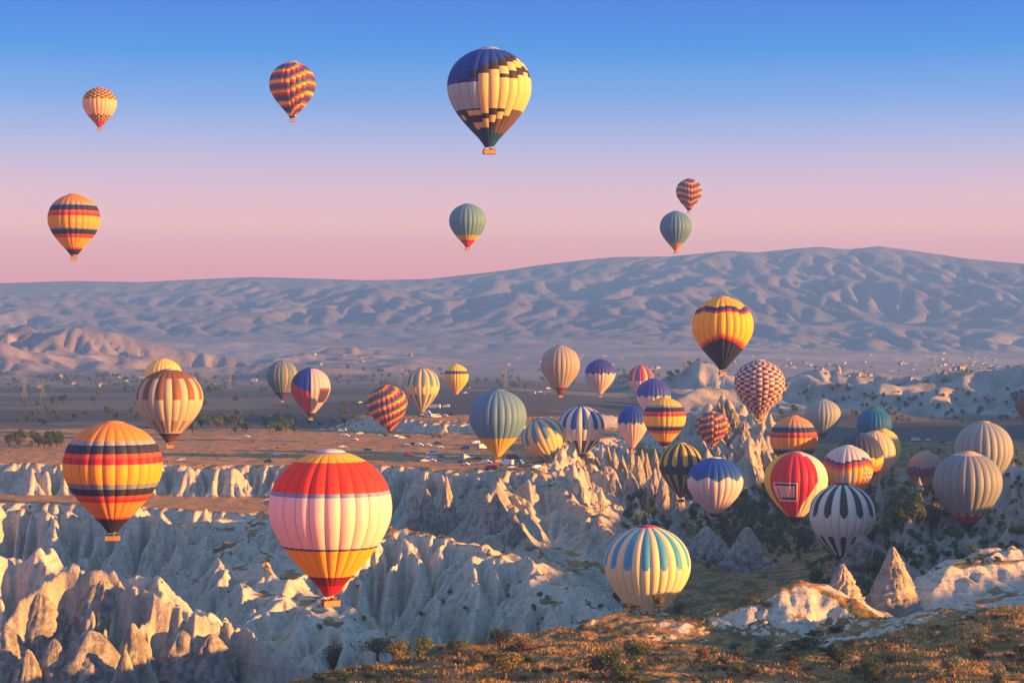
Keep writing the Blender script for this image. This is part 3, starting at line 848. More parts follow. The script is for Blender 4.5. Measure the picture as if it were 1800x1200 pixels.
def envelope_part(R_, H, z0, gs, n, rows, cols, colf, name, v0=0.006):
    """gores gs of an envelope: rows of coloured faces, bulging between the tapes"""
    me = bpy.data.meshes.new(name)
    # rows closer together at the crown so the dome stays round
    vs = v0 + (1 - v0) * (np.linspace(0, 1, rows + 1) ** 1.25)
    verts = []; faces = []; cols_rgb = []
    rr = prof(vs)
    US = [0, .035, .18, .34, .5, .66, .82, .965, 1] if cols == 8 else [i / cols for i in range(cols + 1)]
    for g in gs:
        b = len(verts)
        for j, v in enumerate(vs):
            bul = 0.042 * smooth(0.0, 0.08, v) * (1 - 0.5 * smooth(0.8, 1.0, v))
            for i in range(cols + 1):
                u = US[i]
                th = 2 * math.pi * (g + u) / n
                phi = th - math.pi
                r = R_ * rr[j] * (1 - 0.02 + bul * (1 - abs(2 * u - 1) ** 2.2) - 0.018 * smooth(0.75, 0.98, v) * 0)
                verts.append((r * math.sin(phi), -r * math.cos(phi), z0 + H * (1 - v)))
        for j in range(rows):
            vm = 0.5 * (vs[j] + vs[j + 1])
            for i in range(cols):
                faces.append((b + j * (cols + 1) + i, b + (j + 1) * (cols + 1) + i, b + (j + 1) * (cols + 1) + i + 1, b + j * (cols + 1) + i + 1))
                um = 0.5 * (US[i] + US[i + 1])
                c_ = colf(g, vm, 2 * um - 1, ((g + um) / n) * 360 - 180)
                if cols == 8 and (i == 0 or i == 7): c_ = tuple(0.62 * q for q in c_)      # load tape
                cols_rgb.append(c_)
    me.from_pydata(verts, [], faces)
    c = np.ones((len(faces), 4, 4), np.float32)
    c[:, :, :3] = np.array(cols_rgb, np.float32)[:, None, :]
    a = me.color_attributes.new('Col', 'FLOAT_COLOR', 'CORNER'); a.data.foreach_set('color', c.ravel())
    me.polygons.foreach_set('use_smooth', [True] * len(faces))
    me.materials.append(FABRIC); me.update()
    return me

def flat_col(me, rgb):
    n = len(me.loops); c = np.ones((n, 4), np.float32); c[:, :3] = rgb
    a = me.color_attributes.new('Col', 'FLOAT_COLOR', 'CORNER'); a.data.foreach_set('color', c.ravel())

def basket_meshes(L, Wd, Hh):
    b = MB(); t = 0.06
    b.box((0, 0, 0.06), (L, Wd, 0.12))
    for sx in (-1, 1): b.box((sx * (L / 2 - t / 2), 0, Hh / 2 + 0.06), (t, Wd - 2 * t - 0.004, Hh - 0.12 + 0.11))
    for sy in (-1, 1): b.box((0, sy * (Wd / 2 - t / 2), Hh / 2 + 0.06), (L, t, Hh - 0.12 + 0.11))
    b.box((0, 0, Hh / 2 + 0.06), (t, Wd - 2 * t - 0.004, Hh - 0.12 + 0.08))
    hull = b.mesh('basket', WICKER)
    b = MB()
    hx, hy = L / 2 - 0.03, Wd / 2 - 0.03; z = Hh + 0.12
    for p, q in (((-hx, -hy, z), (hx, -hy, z)), ((hx, -hy, z), (hx, hy, z)), ((hx, hy, z), (-hx, hy, z)), ((-hx, hy, z), (-hx, -hy, z))): b.tube(p, q, 0.075, n=8)
    rim = b.mesh('rim', LEATHER, True)
    return hull, rim
BASKET = {}
def get_basket(kind):
    if kind not in BASKET:
        L, Wd = {'l': (3.4, 1.7), 'm': (2.7, 1.6)}[kind]
        BASKET[kind] = (*basket_meshes(L, Wd, 1.1), L, Wd)
    return BASKET[kind]
_b = MB()
for sx in (-0.35, 0.35):
    _b.lathe([(0.10, 0.0), (0.16, 0.08), (0.16, 0.35), (0.13, 0.5)], 10, (sx, 0, 0))
_b.box((0, 0, 0.02), (1.1, 0.5, 0.05)); _b.tube((-0.55, 0, 0.02), (0.55, 0, 0.02), 0.03)
BURNER = _b.mesh('burner', STEEL)
_b = MB(); _b.tube((0, 0, 0), (0, 0, 1), 0.025, n=5); POST = _b.mesh('upright', STEEL)

BALLOON_LIST = []
def balloon(px, top, mouth, wpx, colf, label, D=None, n=24, big=False, tilt=(0, 0), yaw=0.0, basket=True, mouth_col=(0.3, 0.05, 0.04), crown=None, dia=24.0, grp='hot air balloons', kind='m', byaw=0.3):
    D = D or dia * F / wpx
    R_ = 0.5 * wpx * D / F / 1.03
    H = (mouth - top) * D / F
    gap, bh = max(1.3, 0.055 * H), 1.25
    x, y, zt = W(px, top, D)
    z0 = gap + bh                                      # mouth height over the base of the basket
    root = empty('hot_air_balloon', (x, y, zt - H - z0))
    root.rotation_euler = (tilt[1], tilt[0], 0)
    tag(root, label, 'balloon', grp)
    if tilt != (0, 0):                                 # keep the middle of the envelope where it is
        from mathutils import Euler
        c = Vector((0, 0, z0 + 0.55 * H)); r = Euler((tilt[1], tilt[0], 0)).to_matrix() @ c
        root.location = Vector(root.location) + (c - r)
    rows, cols = (72, 8) if big else (44, 4)
    if big:
        for g in range(n):
            obj('gore', envelope_part(R_, H, z0, [g], n, rows, cols, colf, 'gore'), root)
    else:
        obj('envelope', envelope_part(R_, H, z0, range(n), n, rows, cols, colf, 'envelope'), root)
    # crown cap over the vent
    cc = crown if crown is not None else colf(0, 0.01, 0, 0)
    b = MB(); rc = R_ * float(prof(np.array([0.016]))[0])
    b.lathe([(rc * 1.02, -0.016 * H), (rc * 0.8, -0.004 * H), (rc * 0.4, 0.004 * H), (0.02, 0.007 * H)], 24, (0, 0, z0 + H))
    me = b.mesh('crown_cap', FABRIC, True); flat_col(me, cc); obj('crown_cap', me, root)
    # scoop under the mouth
    rm = R_ * PR[-1]
    b = MB(); nn = 16; v = []
    for j, (k, dz) in enumerate(((1.0, 0.0), (0.85, -0.35 * gap), (0.62, -0.62 * gap))):
        for i in range(nn + 1):
            t = math.pi * 2 * i / nn + math.pi
            v.append((rm * k * math.cos(t), rm * k * math.sin(t), z0 + dz * (0.75 + 0.25 * math.cos(t - math.pi))))
    b.add(v, [(j * (nn + 1) + i, j * (nn + 1) + i + 1, (j + 1) * (nn + 1) + i + 1, (j + 1) * (nn + 1) + i) for j in range(2) for i in range(nn)])
    me = b.mesh('skirt', FABRIC, True); flat_col(me, mouth_col); obj('skirt', me, root)
    if basket:
        hull, rim, L, Wd = get_basket(kind)
        bk = obj('basket', hull, root); obj('rim', rim, bk); bk.rotation_euler.z = byaw
        br = obj('burner', BURNER, root); br.location = (0, 0, bh + 0.62 * gap * 0.3 + 0.35); br.rotation_euler.z = byaw
        ca, sa = math.cos(byaw), math.sin(byaw)
        for sx in (-1, 1):
            for sy in (-1, 1):
                qx, qy = sx * (L / 2 - 0.08), sy * (Wd / 2 - 0.08)
                p0 = Vector((qx * ca - qy * sa, qx * sa + qy * ca, 1.2)); p1 = Vector((sx * rm * 0.66, sy * rm * 0.66, z0 + 0.02))
                b = MB(); b.tube(p0, p1, 0.03, n=5)
                obj('cable', b.mesh('cable', ROPE), root)
    BALLOON_LIST.append((root, px, top, mouth, wpx, D, byaw, kind))
    return root

def C(*c): return lin(c)
ORANGE, DEEPOR, YEL, GOLD = C(238, 140, 44), C(225, 84, 30), C(248, 196, 40), C(236, 170, 40)
RED, CRIM, MAROON, NAVY = C(214, 38, 40), C(196, 24, 60), C(120, 26, 34), C(44, 46, 78)
BLUE, SKYB, TEAL, CREAM = C(30, 70, 176), C(70, 150, 205), C(24, 78, 104), C(232, 214, 176)
WHITE, PINKW, SILV, GREY = C(236, 228, 220), C(236, 206, 200), C(176, 174, 170), C(128, 142, 164)
BROWN, PURP, GREEN, DARK = C(142, 84, 52), C(98, 58, 130), C(60, 110, 70), C(40, 40, 44)
def bands(*b):
    """colours down the envelope: (lower edge, colour), ..."""
    def f(g, v, u, a):
        for e, c in b:
            if v < e: return c
        return b[-1][1]
    return f
def petals(base, pet, top_end, bot_start, every=2, off=0, bot_pet=None, mouth=None, mouth_v=0.93, top_start=0.0, nar=0.80):
    bp = bot_pet or pet
    def f(g, v, u, a):
        if mouth and v > mouth_v: return mouth
        if (g + off) % every == 0 and abs(u) < nar:
            e = top_end - 0.045 * (1 - math.sqrt(max(0, 1 - (u / nar) ** 2)))
            if top_start <= v < e: return pet
            e = bot_start + 0.035 * (1 - math.sqrt(max(0, 1 - (u / nar) ** 2)))
            if v > e: return bp
        return base
    return f
def zigzag(top, edge, base, v0=0.36, amp=0.07, mouth=None, mv=0.93, crown=None, wave=2):
    def f(g, v, u, a):
        if mouth and v > mv: return mouth
        t = ((g + (u + 1) / 2) / wave) % 1.0
        z = v0 + amp * (abs(2 * t - 1) - 0.5)
        if v < z - 0.045: return top
        if v < z: return edge
        return base
    return f
def checker(a_, b_, step, base=None, lo=0.0, hi=1.0, wide=1):
    def f(g, v, u, a):
        if base is not None and not (lo <= v < hi): return base(g, v, u, a)
        return a_ if (g // wide + int(v / step)) % 2 else b_
    return f
RB = [(0.20, YEL), (0.33, DEEPOR), (0.42, CRIM), (0.60, PURP), (0.76, C(60, 66, 120)), (0.9, C(96, 110, 90)), (1.0, DEEPOR)]
def rainbow(phase, per=0.19, cap=None):
    def f(g, v, u, a):
        if cap and v > 0.93: return cap
        t = ((v + phase(g)) / per) % 1.0
        for e, c in RB:
            if t < e: return c
        return RB[-1][1]
    return f
def banded(main, main2, top=ORANGE):
    return bands((0.17, top), (0.205, C(150, 160, 180)), (0.285, NAVY), (0.325, DEEPOR), (0.375, CRIM), (0.56, main), (0.60, GREY), (0.67, NAVY), (0.70, DEEPOR), (0.735, RED), (0.88, main2), (0.905, RED), (1.0, C(40, 36, 52)))

def p_blue_chequer():
    dk, cr, bl, lb, te = C(52, 44, 56), C(222, 196, 132), C(28, 66, 160), C(150, 176, 214), C(26, 76, 112)
    top = {9: [(.36, .41, dk)], 10: [(.30, .36, dk)], 11: [(.25, .32, dk), (.32, .41, cr)], 12: [(.21, .28, dk), (.28, .41, cr)],
           13: [(.165, .24, dk), (.24, .325, cr), (.325, .365, dk), (.365, .41, cr)], 14: [(.13, .20, dk), (.20, .285, cr), (.285, .365, dk), (.365, .41, cr)],
           15: [(.09, .17, dk), (.17, .25, cr), (.25, .325, dk), (.325, .41, cr)], 16: [(.13, .215, cr), (.215, .29, dk), (.29, .41, cr)],
           17: [(.10, .17, dk), (.17, .25, cr), (.25, .33, dk), (.33, .41, cr)], 18: [(.14, .22, cr), (.22, .30, dk), (.30, .36, cr), (.36, .41, dk)], 19: [(.2, .3, dk), (.3, .36, cr)]}
    bot = {7: [(.72, .76, cr)], 8: [(.70, .80, dk)], 9: [(.69, .74, cr), (.74, .80, dk), (.80, .86, cr)], 10: [(.68, .73, cr), (.73, .79, dk), (.79, .85, cr), (.85, .9, dk)],
           11: [(.66, .71, cr), (.71, .76, dk), (.76, .84, cr)], 12: [(.66, .73, dk), (.73, .80, cr), (.80, .85, dk)], 13: [(.66, .70, dk), (.70, .77, cr)], 14: [(.66, .73, cr), (.73, .80, C(96, 70, 60))]}
    def f(g, v, u, a):
        if v < 0.045: return lb
        for lo, hi, c in top.get(g, []) + bot.get(g, []):
            if lo <= v < hi: return c
        if v < 0.41: return bl
        if v < 0.665: return C(158, 186, 196) if g < 11 else cr  # left half of the cream band: bluish shade painted into the fabric colour
        if v > 0.9: return te
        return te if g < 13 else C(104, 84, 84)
    return f
def p_yellow_steps():
    def f(g, v, u, a):
        k = [0, 1, 2, 1, 0, 1, 3, 2][g % 8] * 0.016
        if v < 0.13 + k: return C(246, 190, 52)
        if v < 0.185 + k: return C(56, 50, 120)
        if v < 0.215 + k: return C(206, 44, 58)
        m = 0.56 + 0.03 * min(5, abs(g - 11))
        if v < m - 0.03: return C(250, 192, 36)
        if v < m: return C(238, 120, 36)
        if v < m + 0.03: return C(206, 48, 50)
        if v > 0.93: return DARK
        return C(44, 50, 76)
    return f
def p_brown():
    def f(g, v, u, a):
        br, cr = C(140, 88, 52), C(196, 182, 154)
        if v < 0.14: return br
        if v < 0.42: return br if g % 2 else cr
        if v < 0.72: return cr
        if v < 0.86: return C(168, 118, 86) if g % 2 else cr
        if v < 0.90: return cr
        return C(70, 46, 36) if v < 0.93 else C(110, 60, 30)
    return f
def p_photo():
    def f(g, v, u, a):
        if v > 0.94: return DARK
        if a < 8:
            if v < 0.50 + 0.003 * a: return C(30, 64, 170) if a > -38 else C(44, 48, 84)
            return C(190, 40, 62)
        if 34 < a < 78 and 0.42 < v < 0.72: return C(86, 66, 62) if v > 0.47 else C(150, 58, 80)
        return C(206, 192, 196)
    return f
def p_redsign():
    r, w = C(212, 32, 50), C(240, 222, 200)
    def f(g, v, u, a):
        if v > 0.93: return DARK
        lim = 34 - 60 * max(0, v - 0.42) ** 1.0 * 1.3
        if v < 0.06: lim = 20
        if a > lim and a < 150: return w
        if a < -62: return C(232, 206, 60)
        if -52 < a < -4 and 0.42 < v < 0.70:
            x = (a + 52) / 48; y = (v - 0.42) / 0.28
            if x < 0.05 or x > 0.95 or y < 0.05 or y > 0.94: return w
            if y < 0.15 or x > 0.88: return DARK
            if 0.16 < x < 0.21 and 0.22 < y < 0.84: return DARK
            if 0.80 < y < 0.88 and x > 0.26: return DARK
            if 0.84 < y < 0.90 and x < 0.16: return DARK
            return C(238, 196, 196)
        return r
    return f
def p_steps_white():
    def f(g, v, u, a):
        k = [0.03, 0.0, 0.02, 0.05, 0.07, 0.09, 0.06, 0.03][(g + 3) % 8]
        v0 = 0.20 + k
        if v < v0: return C(214, 208, 206)
        if v < v0 + 0.04: return C(56, 62, 140)
        if v < v0 + 0.09: return C(204, 40, 60)
        if v < v0 + 0.14: return C(238, 120, 40)
        if v < v0 + 0.20: return C(246, 192, 48)
        if -40 < a < 8: return C(228, 200, 186)
        if 30 < a < 75 and 0.42 < v < 0.62: return C(246, 220, 190) if (int(v / 0.04) + g * 2 + int((u + 1))) % 2 else C(222, 96, 40)
        return C(246, 184, 50) if v < 0.6 else C(240, 150, 60)
    return f
def p_fire():
    def f(g, v, u, a):
        k = [0, 0.02, 0.04, 0.02][g % 4]
        if v < 0.38 + k: return C(58, 66, 92)
        if v < 0.50 + k: return C(250, 196, 48)
        if v < 0.58 + k: return C(240, 140, 40)
        if v < 0.66 + k: return C(214, 70, 40)
        return C(206, 176, 140)
    return f
def p_brownpurple():
    def f(g, v, u, a):
        k = [0, 0.03, 0.05, 0.03][g % 4]
        if v < 0.30 + k: return C(190, 146, 128)
        if v < 0.37 + k: return C(110, 76, 130)
        if v < 0.50 + k: return C(168, 48, 76) if (g + int(v / 0.04)) % 2 else C(120, 56, 110)
        if v < 0.56 + k: return C(214, 130, 56)
        return C(206, 160, 84)
    return f
def p_stripes(cols, split, low):
    def f(g, v, u, a):
        return cols[g % len(cols)] if v < split else low
    return f
def p_silver(main, low, lv, mouth=None, mv=0.93, alt=None):
    def f(g, v, u, a):
        if mouth and v > mv: return mouth
        if v > lv: return low
        if alt and g % 3 == 0: return alt
        return main
    return f
def p_red_white_yellow():
    def f(g, v, u, a):
        if v < 0.015: return C(226, 214, 220)
        if v < 0.028: return C(120, 150, 200)
        if v < 0.075: return C(250, 188, 50)
        if v < 0.285: return C(228, 56, 34)
        if v < 0.305: return C(120, 150, 196)
        if v < 0.66: return C(240, 206, 206)
        if v < 0.675 + 0.006 * (1 - u * u): return C(76, 84, 110)
        if v < 0.885: return C(250, 184, 34)
        if v < 0.955: return C(140, 22, 26)
        return C(214, 24, 32)
    return f
def p_check_gold():
    def f(g, v, u, a):
        if v < 0.05: return C(206, 130, 50)
        if v < 0.33: return C(222, 166, 84) if (g + int(v / 0.042)) % 2 else C(92, 44, 34)
        if v < 0.37: return C(240, 190, 60)
        if v < 0.72: return C(232, 190, 158)
        if v < 0.88: return C(222, 166, 84) if (g + int(v / 0.04)) % 2 else C(80, 36, 36)
        return C(214, 36, 54)
    return f
def p_grey_redcheck():
    def f(g, v, u, a):
        if v < 0.02: return C(232, 190, 70)
        if v < 0.05: return C(226, 196, 190)
        if v > 0.935: return DARK
        if v > 0.84: return C(182, 34, 48)
        if v > 0.80: return C(182, 34, 48) if (g + int((u + 1))) % 2 else C(190, 176, 168)
        return C(142, 148, 150)
    return f

# in the sky
balloon(175, 154, 222, 60, p_check_gold(), 'small gold balloon with dark checks above and below a pale middle, highest on the left', dia=20, mouth_col=RED)
balloon(514, 109, 205, 82, rainbow(lambda g: 0.045 * min(4, max(0, g - 11))), 'rainbow stepped balloon high in the blue sky left of the middle', mouth_col=NAVY)
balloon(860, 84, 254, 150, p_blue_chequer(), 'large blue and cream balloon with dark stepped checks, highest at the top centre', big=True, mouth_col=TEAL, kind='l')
balloon(130, 341, 448, 92, banded(GOLD, GOLD, C(236, 150, 50)), 'orange balloon with navy and red bands against the pink sky at far left', mouth_col=ORANGE)
balloon(822, 358, 433, 66, p_silver(C(108, 150, 166), C(226, 178, 60), 0.74, RED, 0.87), 'pale balloon with yellow base and red mouth in the pink sky above the centre', mouth_col=RED)
balloon(1211, 314, 369, 46, rainbow(lambda g: 0.030 * min(4, abs(g - 12)), cap=NAVY), 'small rainbow balloon arching its stripes, just above a grey one on the right', mouth_col=NAVY)
balloon(1188, 371, 439, 57, p_silver(C(100, 142, 164), C(214, 150, 60), 0.84), 'grey and golden balloon just over the mountain skyline right of centre', mouth_col=ORANGE)
balloon(1270, 521, 646, 109, p_yellow_steps(), 'yellow balloon with navy stepped band and navy base in front of the mountain', big=True, mouth_col=DARK)
balloon(1335, 632, 734, 90, checker(C(126, 30, 40), C(214, 206, 204), 0.043, bands((1, GOLD)), 0.0, 0.95), 'maroon and white chequered balloon over the right side of the valley', mouth_col=GOLD)
# left
balloon(298, 648, 774, 118, p_brown(), 'brown and cream striped balloon over the left edge of the plateau', big=True, mouth_col=C(110, 60, 30), crown=C(190, 196, 210))
balloon(287, 630, 702, 66, checker(C(250, 220, 110), C(244, 200, 80), 0.05), 'pale yellow balloon peeping out behind the brown and cream one', basket=True, mouth_col=YEL)
balloon(198, 740, 930, 175, banded(C(246, 168, 34), C(244, 150, 30), C(240, 150, 56)), 'large orange balloon with navy and crimson bands low over the white cliffs at left', big=True, mouth_col=C(40, 36, 52), kind='l', byaw=0.1)
balloon(581, 790, 1040, 218, p_red_white_yellow(), 'largest balloon, red, pinkish white and yellow, in front of the white cliffs', big=True, mouth_col=RED, kind='l', byaw=0.55, crown=C(226, 214, 220))
balloon(496, 633, 700, 57, p_stripes([C(112, 134, 140), C(170, 150, 130), C(112, 134, 140)], 0.84, C(96, 60, 84)), 'teal grey balloon half behind the blue and red one over the plain', mouth_col=PURP)
balloon(546, 646, 730, 70, p_photo(), 'balloon with blue, red and pale quarters above the parked vehicles', mouth_col=DARK)
balloon(681, 676, 757, 72, rainbow(lambda g: 0.032 * ((g - 6) % 12) * 0.9), 'rainbow stepped balloon tilting at the plateau edge beside the crowd', tilt=(-0.12, 0.1), mouth_col=NAVY, basket=False)
balloon(742, 646, 722, 62, petals(C(236, 206, 150), C(104, 130, 150), 0.44, 0.60, 2), 'cream balloon with blue grey petals taking off beside the buses', mouth_col=GOLD)
balloon(802, 640, 692, 44, bands((0.22, C(250, 212, 60)), (0.34, C(74, 78, 110)), (1.0, C(250, 206, 56))), 'small yellow balloon with one dark band on the far plain', mouth_col=YEL, basket=False)
balloon(875, 684, 800, 103, p_silver(C(108, 146, 172), C(240, 190, 40), 0.74), 'big blue grey balloon with yellow base standing at the plateau vehicles', big=True, mouth_col=YEL)
# middle
balloon(985, 607, 690, 70, p_silver(C(176, 164, 150), C(150, 40, 44), 0.90), 'beige balloon with small red base left of the blue zigzag one', mouth_col=MAROON)
balloon(1055, 631, 692, 54, zigzag(C(60, 58, 160), C(70, 70, 150), C(240, 206, 190), 0.42), 'small purple topped zigzag balloon over the distant white slopes', mouth_col=GOLD)
balloon(1126, 642, 700, 46, p_stripes([RED, YEL, C(60, 80, 180), C(190, 60, 140)], 0.46, C(236, 214, 206)), 'small balloon with rainbow striped top and white base', mouth_col=RED)
balloon(1149, 665, 736, 61, zigzag(C(62, 70, 170), C(40, 110, 170), C(240, 208, 204), 0.44), 'zigzag balloon half hidden behind the yellow banded one', mouth_col=GOLD)
balloon(1142, 722, 796, 58, p_fire(), 'dark and orange balloon almost hidden behind the yellow banded one', D=1500, basket=False)
balloon(1112, 713, 786, 54, zigzag(BLUE, C(40, 110, 170), C(238, 200, 190), 0.42), 'blue zigzag balloon just left of the yellow banded one', D=960, mouth_col=ORANGE)
balloon(1168, 698, 784, 76, banded(C(250, 196, 60), C(246, 190, 56), C(246, 196, 70)), 'yellow balloon with navy bands amid the fairy chimneys', D=930, mouth_col=GOLD, basket=False)
balloon(957, 733, 818, 80, petals(C(240, 202, 130), C(84, 140, 176), 0.46, 0.70, 2), 'cream and blue petalled balloon leaning over on the rocks', tilt=(-0.40, 0.0), D=930, mouth_col=GOLD, basket=False)
balloon(1022, 713, 802, 83, petals(C(240, 224, 206), C(34, 84, 158), 0.46, 0.66, 2, 0, C(28, 74, 92), C(30, 40, 74), 0.94), 'white balloon with deep blue petals above the pointed rocks', big=True, mouth_col=NAVY)
balloon(1252, 723, 784, 62, rainbow(lambda g: 0.03 * ((g * 5) % 4)), 'squat rainbow balloon sunk among the rock spires', D=1040, basket=False)
balloon(1197, 778, 872, 78, petals(C(44, 48, 78), C(228, 190, 50), 0.42, 0.56, 2, 0, C(196, 164, 76), RED, 0.95), 'navy balloon with yellow petals beside the blue and white zigzag one', D=850, mouth_col=RED)
balloon(1257, 803, 908, 99, zigzag(C(24, 76, 178), C(26, 104, 160), C(232, 206, 206), 0.35, 0.085, C(60, 80, 130), 0.93, wave=3), 'blue and pinkish white zigzag balloon over the wooded valley', big=True, mouth_col=GOLD, crown=WHITE)
# right
balloon(1395, 730, 830, 84, banded(C(246, 160, 44), C(240, 150, 40), C(246, 160, 80)), 'orange banded balloon rising behind the red and white one', D=1000, mouth_col=RED)
balloon(1399, 793, 915, 112, p_redsign(), 'red and white balloon with a pink framed sign', big=True, mouth_col=DARK, byaw=0.15, crown=C(190, 150, 160))
balloon(1446, 701, 768, 64, p_silver(C(160, 166, 168), C(72, 70, 90), 0.88), 'small silver balloon with dark base in front of the pale badlands', mouth_col=DARK)
balloon(1537, 715, 790, 62, bands((0.03, C(40, 120, 90)), (0.09, C(40, 130, 120)), (1, C(14, 104, 158))), 'plain blue balloon with green crown on the right', mouth_col=BLUE)
balloon(1511, 760, 866, 84, p_fire(), 'navy topped balloon with flame coloured middle behind the white stepped one', D=985, mouth_col=C(190, 160, 120))
balloon(1537, 757, 852, 74, petals(C(238, 206, 170), C(206, 176, 140), 0.5, 0.7, 2), 'pale peach balloon between the navy topped and the yellow chequered ones', D=1075, mouth_col=CREAM)
balloon(1552, 753, 838, 63, checker(C(255, 226, 70), C(252, 214, 120), 0.055), 'pale yellow chequered balloon, last of three in a row', D=1240, mouth_col=YEL)
balloon(1490, 782, 884, 89, p_steps_white(), 'white balloon with stepped red, orange and yellow pattern on the right', big=True, D=900, crown=C(220, 214, 212))
balloon(1481, 849, 984, 117, petals(C(240, 228, 214), C(48, 58, 58), 0.42, 0.66, 2, 1, C(40, 44, 44), C(30, 28, 28), 0.93), 'white balloon with black petals over the valley on the right', big=True, mouth_col=DARK, byaw=-0.1, crown=C(40, 44, 44))
balloon(1627, 792, 876, 64, p_brownpurple(), 'brown and purple stepped balloon left of the big grey ones', D=1080)
balloon(1729, 740, 862, 103, p_silver(C(156, 162, 164), C(150, 152, 148), 0.9, alt=C(168, 170, 168)), 'plain silver grey balloon behind the grey one with red base', D=800, big=True, crown=C(232, 190, 110))
balloon(1701, 793, 926, 121, p_grey_redcheck(), 'large grey balloon with red chequered base at the right', big=True, mouth_col=DARK, crown=C(236, 190, 80))
balloon(1138, 923, 1092, 153, petals(C(238, 214, 166), C(64, 158, 204), 0.43, 0.86, 2, 1, None, None), 'cream balloon with sky blue petals rising behind the grassy hill', big=True, dia=25, crown=C(206, 60, 70), mouth_col=CREAM, n=28)
balloon(1818, 684, 752, 66, bands((0.40, C(120, 92, 100)), (0.52, C(150, 56, 80)), (1, C(130, 96, 96))), 'dark plum balloon with red stripe cut off by the right edge', mouth_col=PURP)
# ------------------------------------------------------------------ rock spires
def rock_material(name, pale, dark, mot=0.5):
    m, n, p = mat_new(name); b = NB(n)
    pos = b.new('NewGeometry').outputs['Position']
    xyz = b.new('SeparateXYZ'); n.links.new(pos, xyz.inputs[0])
    n1 = b.noise(pos, 0.35, 7, 0.68); n2 = b.noise(pos, 1.6, 5, 0.65)
    c = b.mix(b.step(n1, mot - 0.08, mot + 0.10), dark, pale)
    c = b.mix(b.math('MULTIPLY', n2, 0.5), c, tuple(v * 0.55 for v in pale))
    cv = b.new('CombineXYZ'); n.links.new(b.math('ADD', xyz.outputs[2], b.math('MULTIPLY', n1, 1.2)), cv.inputs[2])
    c = b.mix(b.math('MULTIPLY', b.step(b.noise(cv.outputs[0], 1.1, 3, 0.7), 0.54, 0.68), 0.4), c, (0.17, 0.15, 0.12))
    n.links.new(c, p.inputs['Base Color'])
    n.links.new(b.bump(b.math('ADD', n1, b.math('MULTIPLY', n2, 0.5)), 0.8, 1.0), p.inputs['Normal'])
    return m
ROCK_PALE = rock_material('pale_tuff_rock', (0.46, 0.395, 0.335), (0.24, 0.205, 0.17), 0.45)
ROCK_GREY = rock_material('weathered_grey_rock', (0.42, 0.375, 0.325), (0.17, 0.15, 0.125), 0.50)
ROCK_BROWN = rock_material('brown_weathered_rock', (0.36, 0.30, 0.245), (0.15, 0.12, 0.095), 0.50)
def rock_mesh(shape, seed, mat, seg=52, rings=44):
    r = random.Random(seed); v = []
    ox, oy = r.uniform(0, 200), r.uniform(0, 200)
    lean = (r.uniform(-0.12, 0.12), r.uniform(-0.1, 0.1))
    z = np.linspace(0, 1, rings); th = np.linspace(0, 2 * np.pi, seg, endpoint=False)
    T, Zg = np.meshgrid(th, z)
    if shape == 'cone': rad = 0.5 * (1 - Zg) ** 0.86 + 0.018
    elif shape == 'column': rad = np.where(Zg < 0.62, 0.5 - 0.14 * Zg / 0.62, 0.36 * ((1 - Zg) / 0.38) ** 0.75) + 0.012
    elif shape == 'dome': rad = 0.5 * (1 - Zg ** 2.0) ** 0.62 + 0.02
    elif shape == 'block': rad = np.where(Zg < 0.45, 0.5 - 0.05 * Zg, 0.4775 * ((1 - Zg) / 0.55) ** 0.8) + 0.02
    else: rad = 0.5 * (1 - Zg) ** 0.7 + 0.03
    amp = {'cone': 0.42, 'column': 0.36, 'dome': 0.40, 'block': 0.40, 'rugged': 0.62}[shape]
    cx, sy = np.cos(T), np.sin(T)
    fl = ridged(cx * 1.5 + ox + 0.5 * Zg, sy * 1.5 + oy + Zg * 0.9, 4, 0.6) - 0.5
    fl2 = fbm(cx * 3.0 + ox + Zg * 4, sy * 3.0 + oy - Zg * 5, 5, 0.68)
    rad = rad * (1 + amp * 0.65 * fl * (0.4 + 0.6 * (1 - Zg)) + amp * 0.6 * fl2)
    X = rad * cx + lean[0] * Zg ** 1.4 + 0.05 * amp * perlin(Zg * 5 + ox, Zg * 0 + oy); Y = rad * sy + lean[1] * Zg ** 1.4
    Zz = Zg + 0.16 * amp * fl2 * (1 - Zg)
    co = np.stack([X, Y, Zz], -1).reshape(-1, 3)
    f = [(j * seg + i, j * seg + (i + 1) % seg, (j + 1) * seg + (i + 1) % seg, (j + 1) * seg + i) for j in range(rings - 1) for i in range(seg)]
    f.append(tuple((rings - 1) * seg + i for i in range(seg)))
    me = bpy.data.meshes.new('rock'); me.from_pydata([tuple(c) for c in co], [], f)
    me.polygons.foreach_set('use_smooth', [True] * len(f)); me.materials.append(mat); me.update()
    return me
ROCKS = {}
for sh, mt in (('cone', ROCK_PALE), ('column', ROCK_PALE), ('dome', ROCK_GREY), ('block', ROCK_PALE), ('rugged', ROCK_BROWN), ('greycone', ROCK_GREY), ('palerugged', ROCK_PALE)):
    ROCKS[sh] = [rock_mesh({'greycone': 'cone', 'palerugged': 'rugged'}.get(sh, sh), 100 + 7 * k + hash(sh) % 1 + len(sh) * 13, mt) for k in range(6)]
_rk = 0
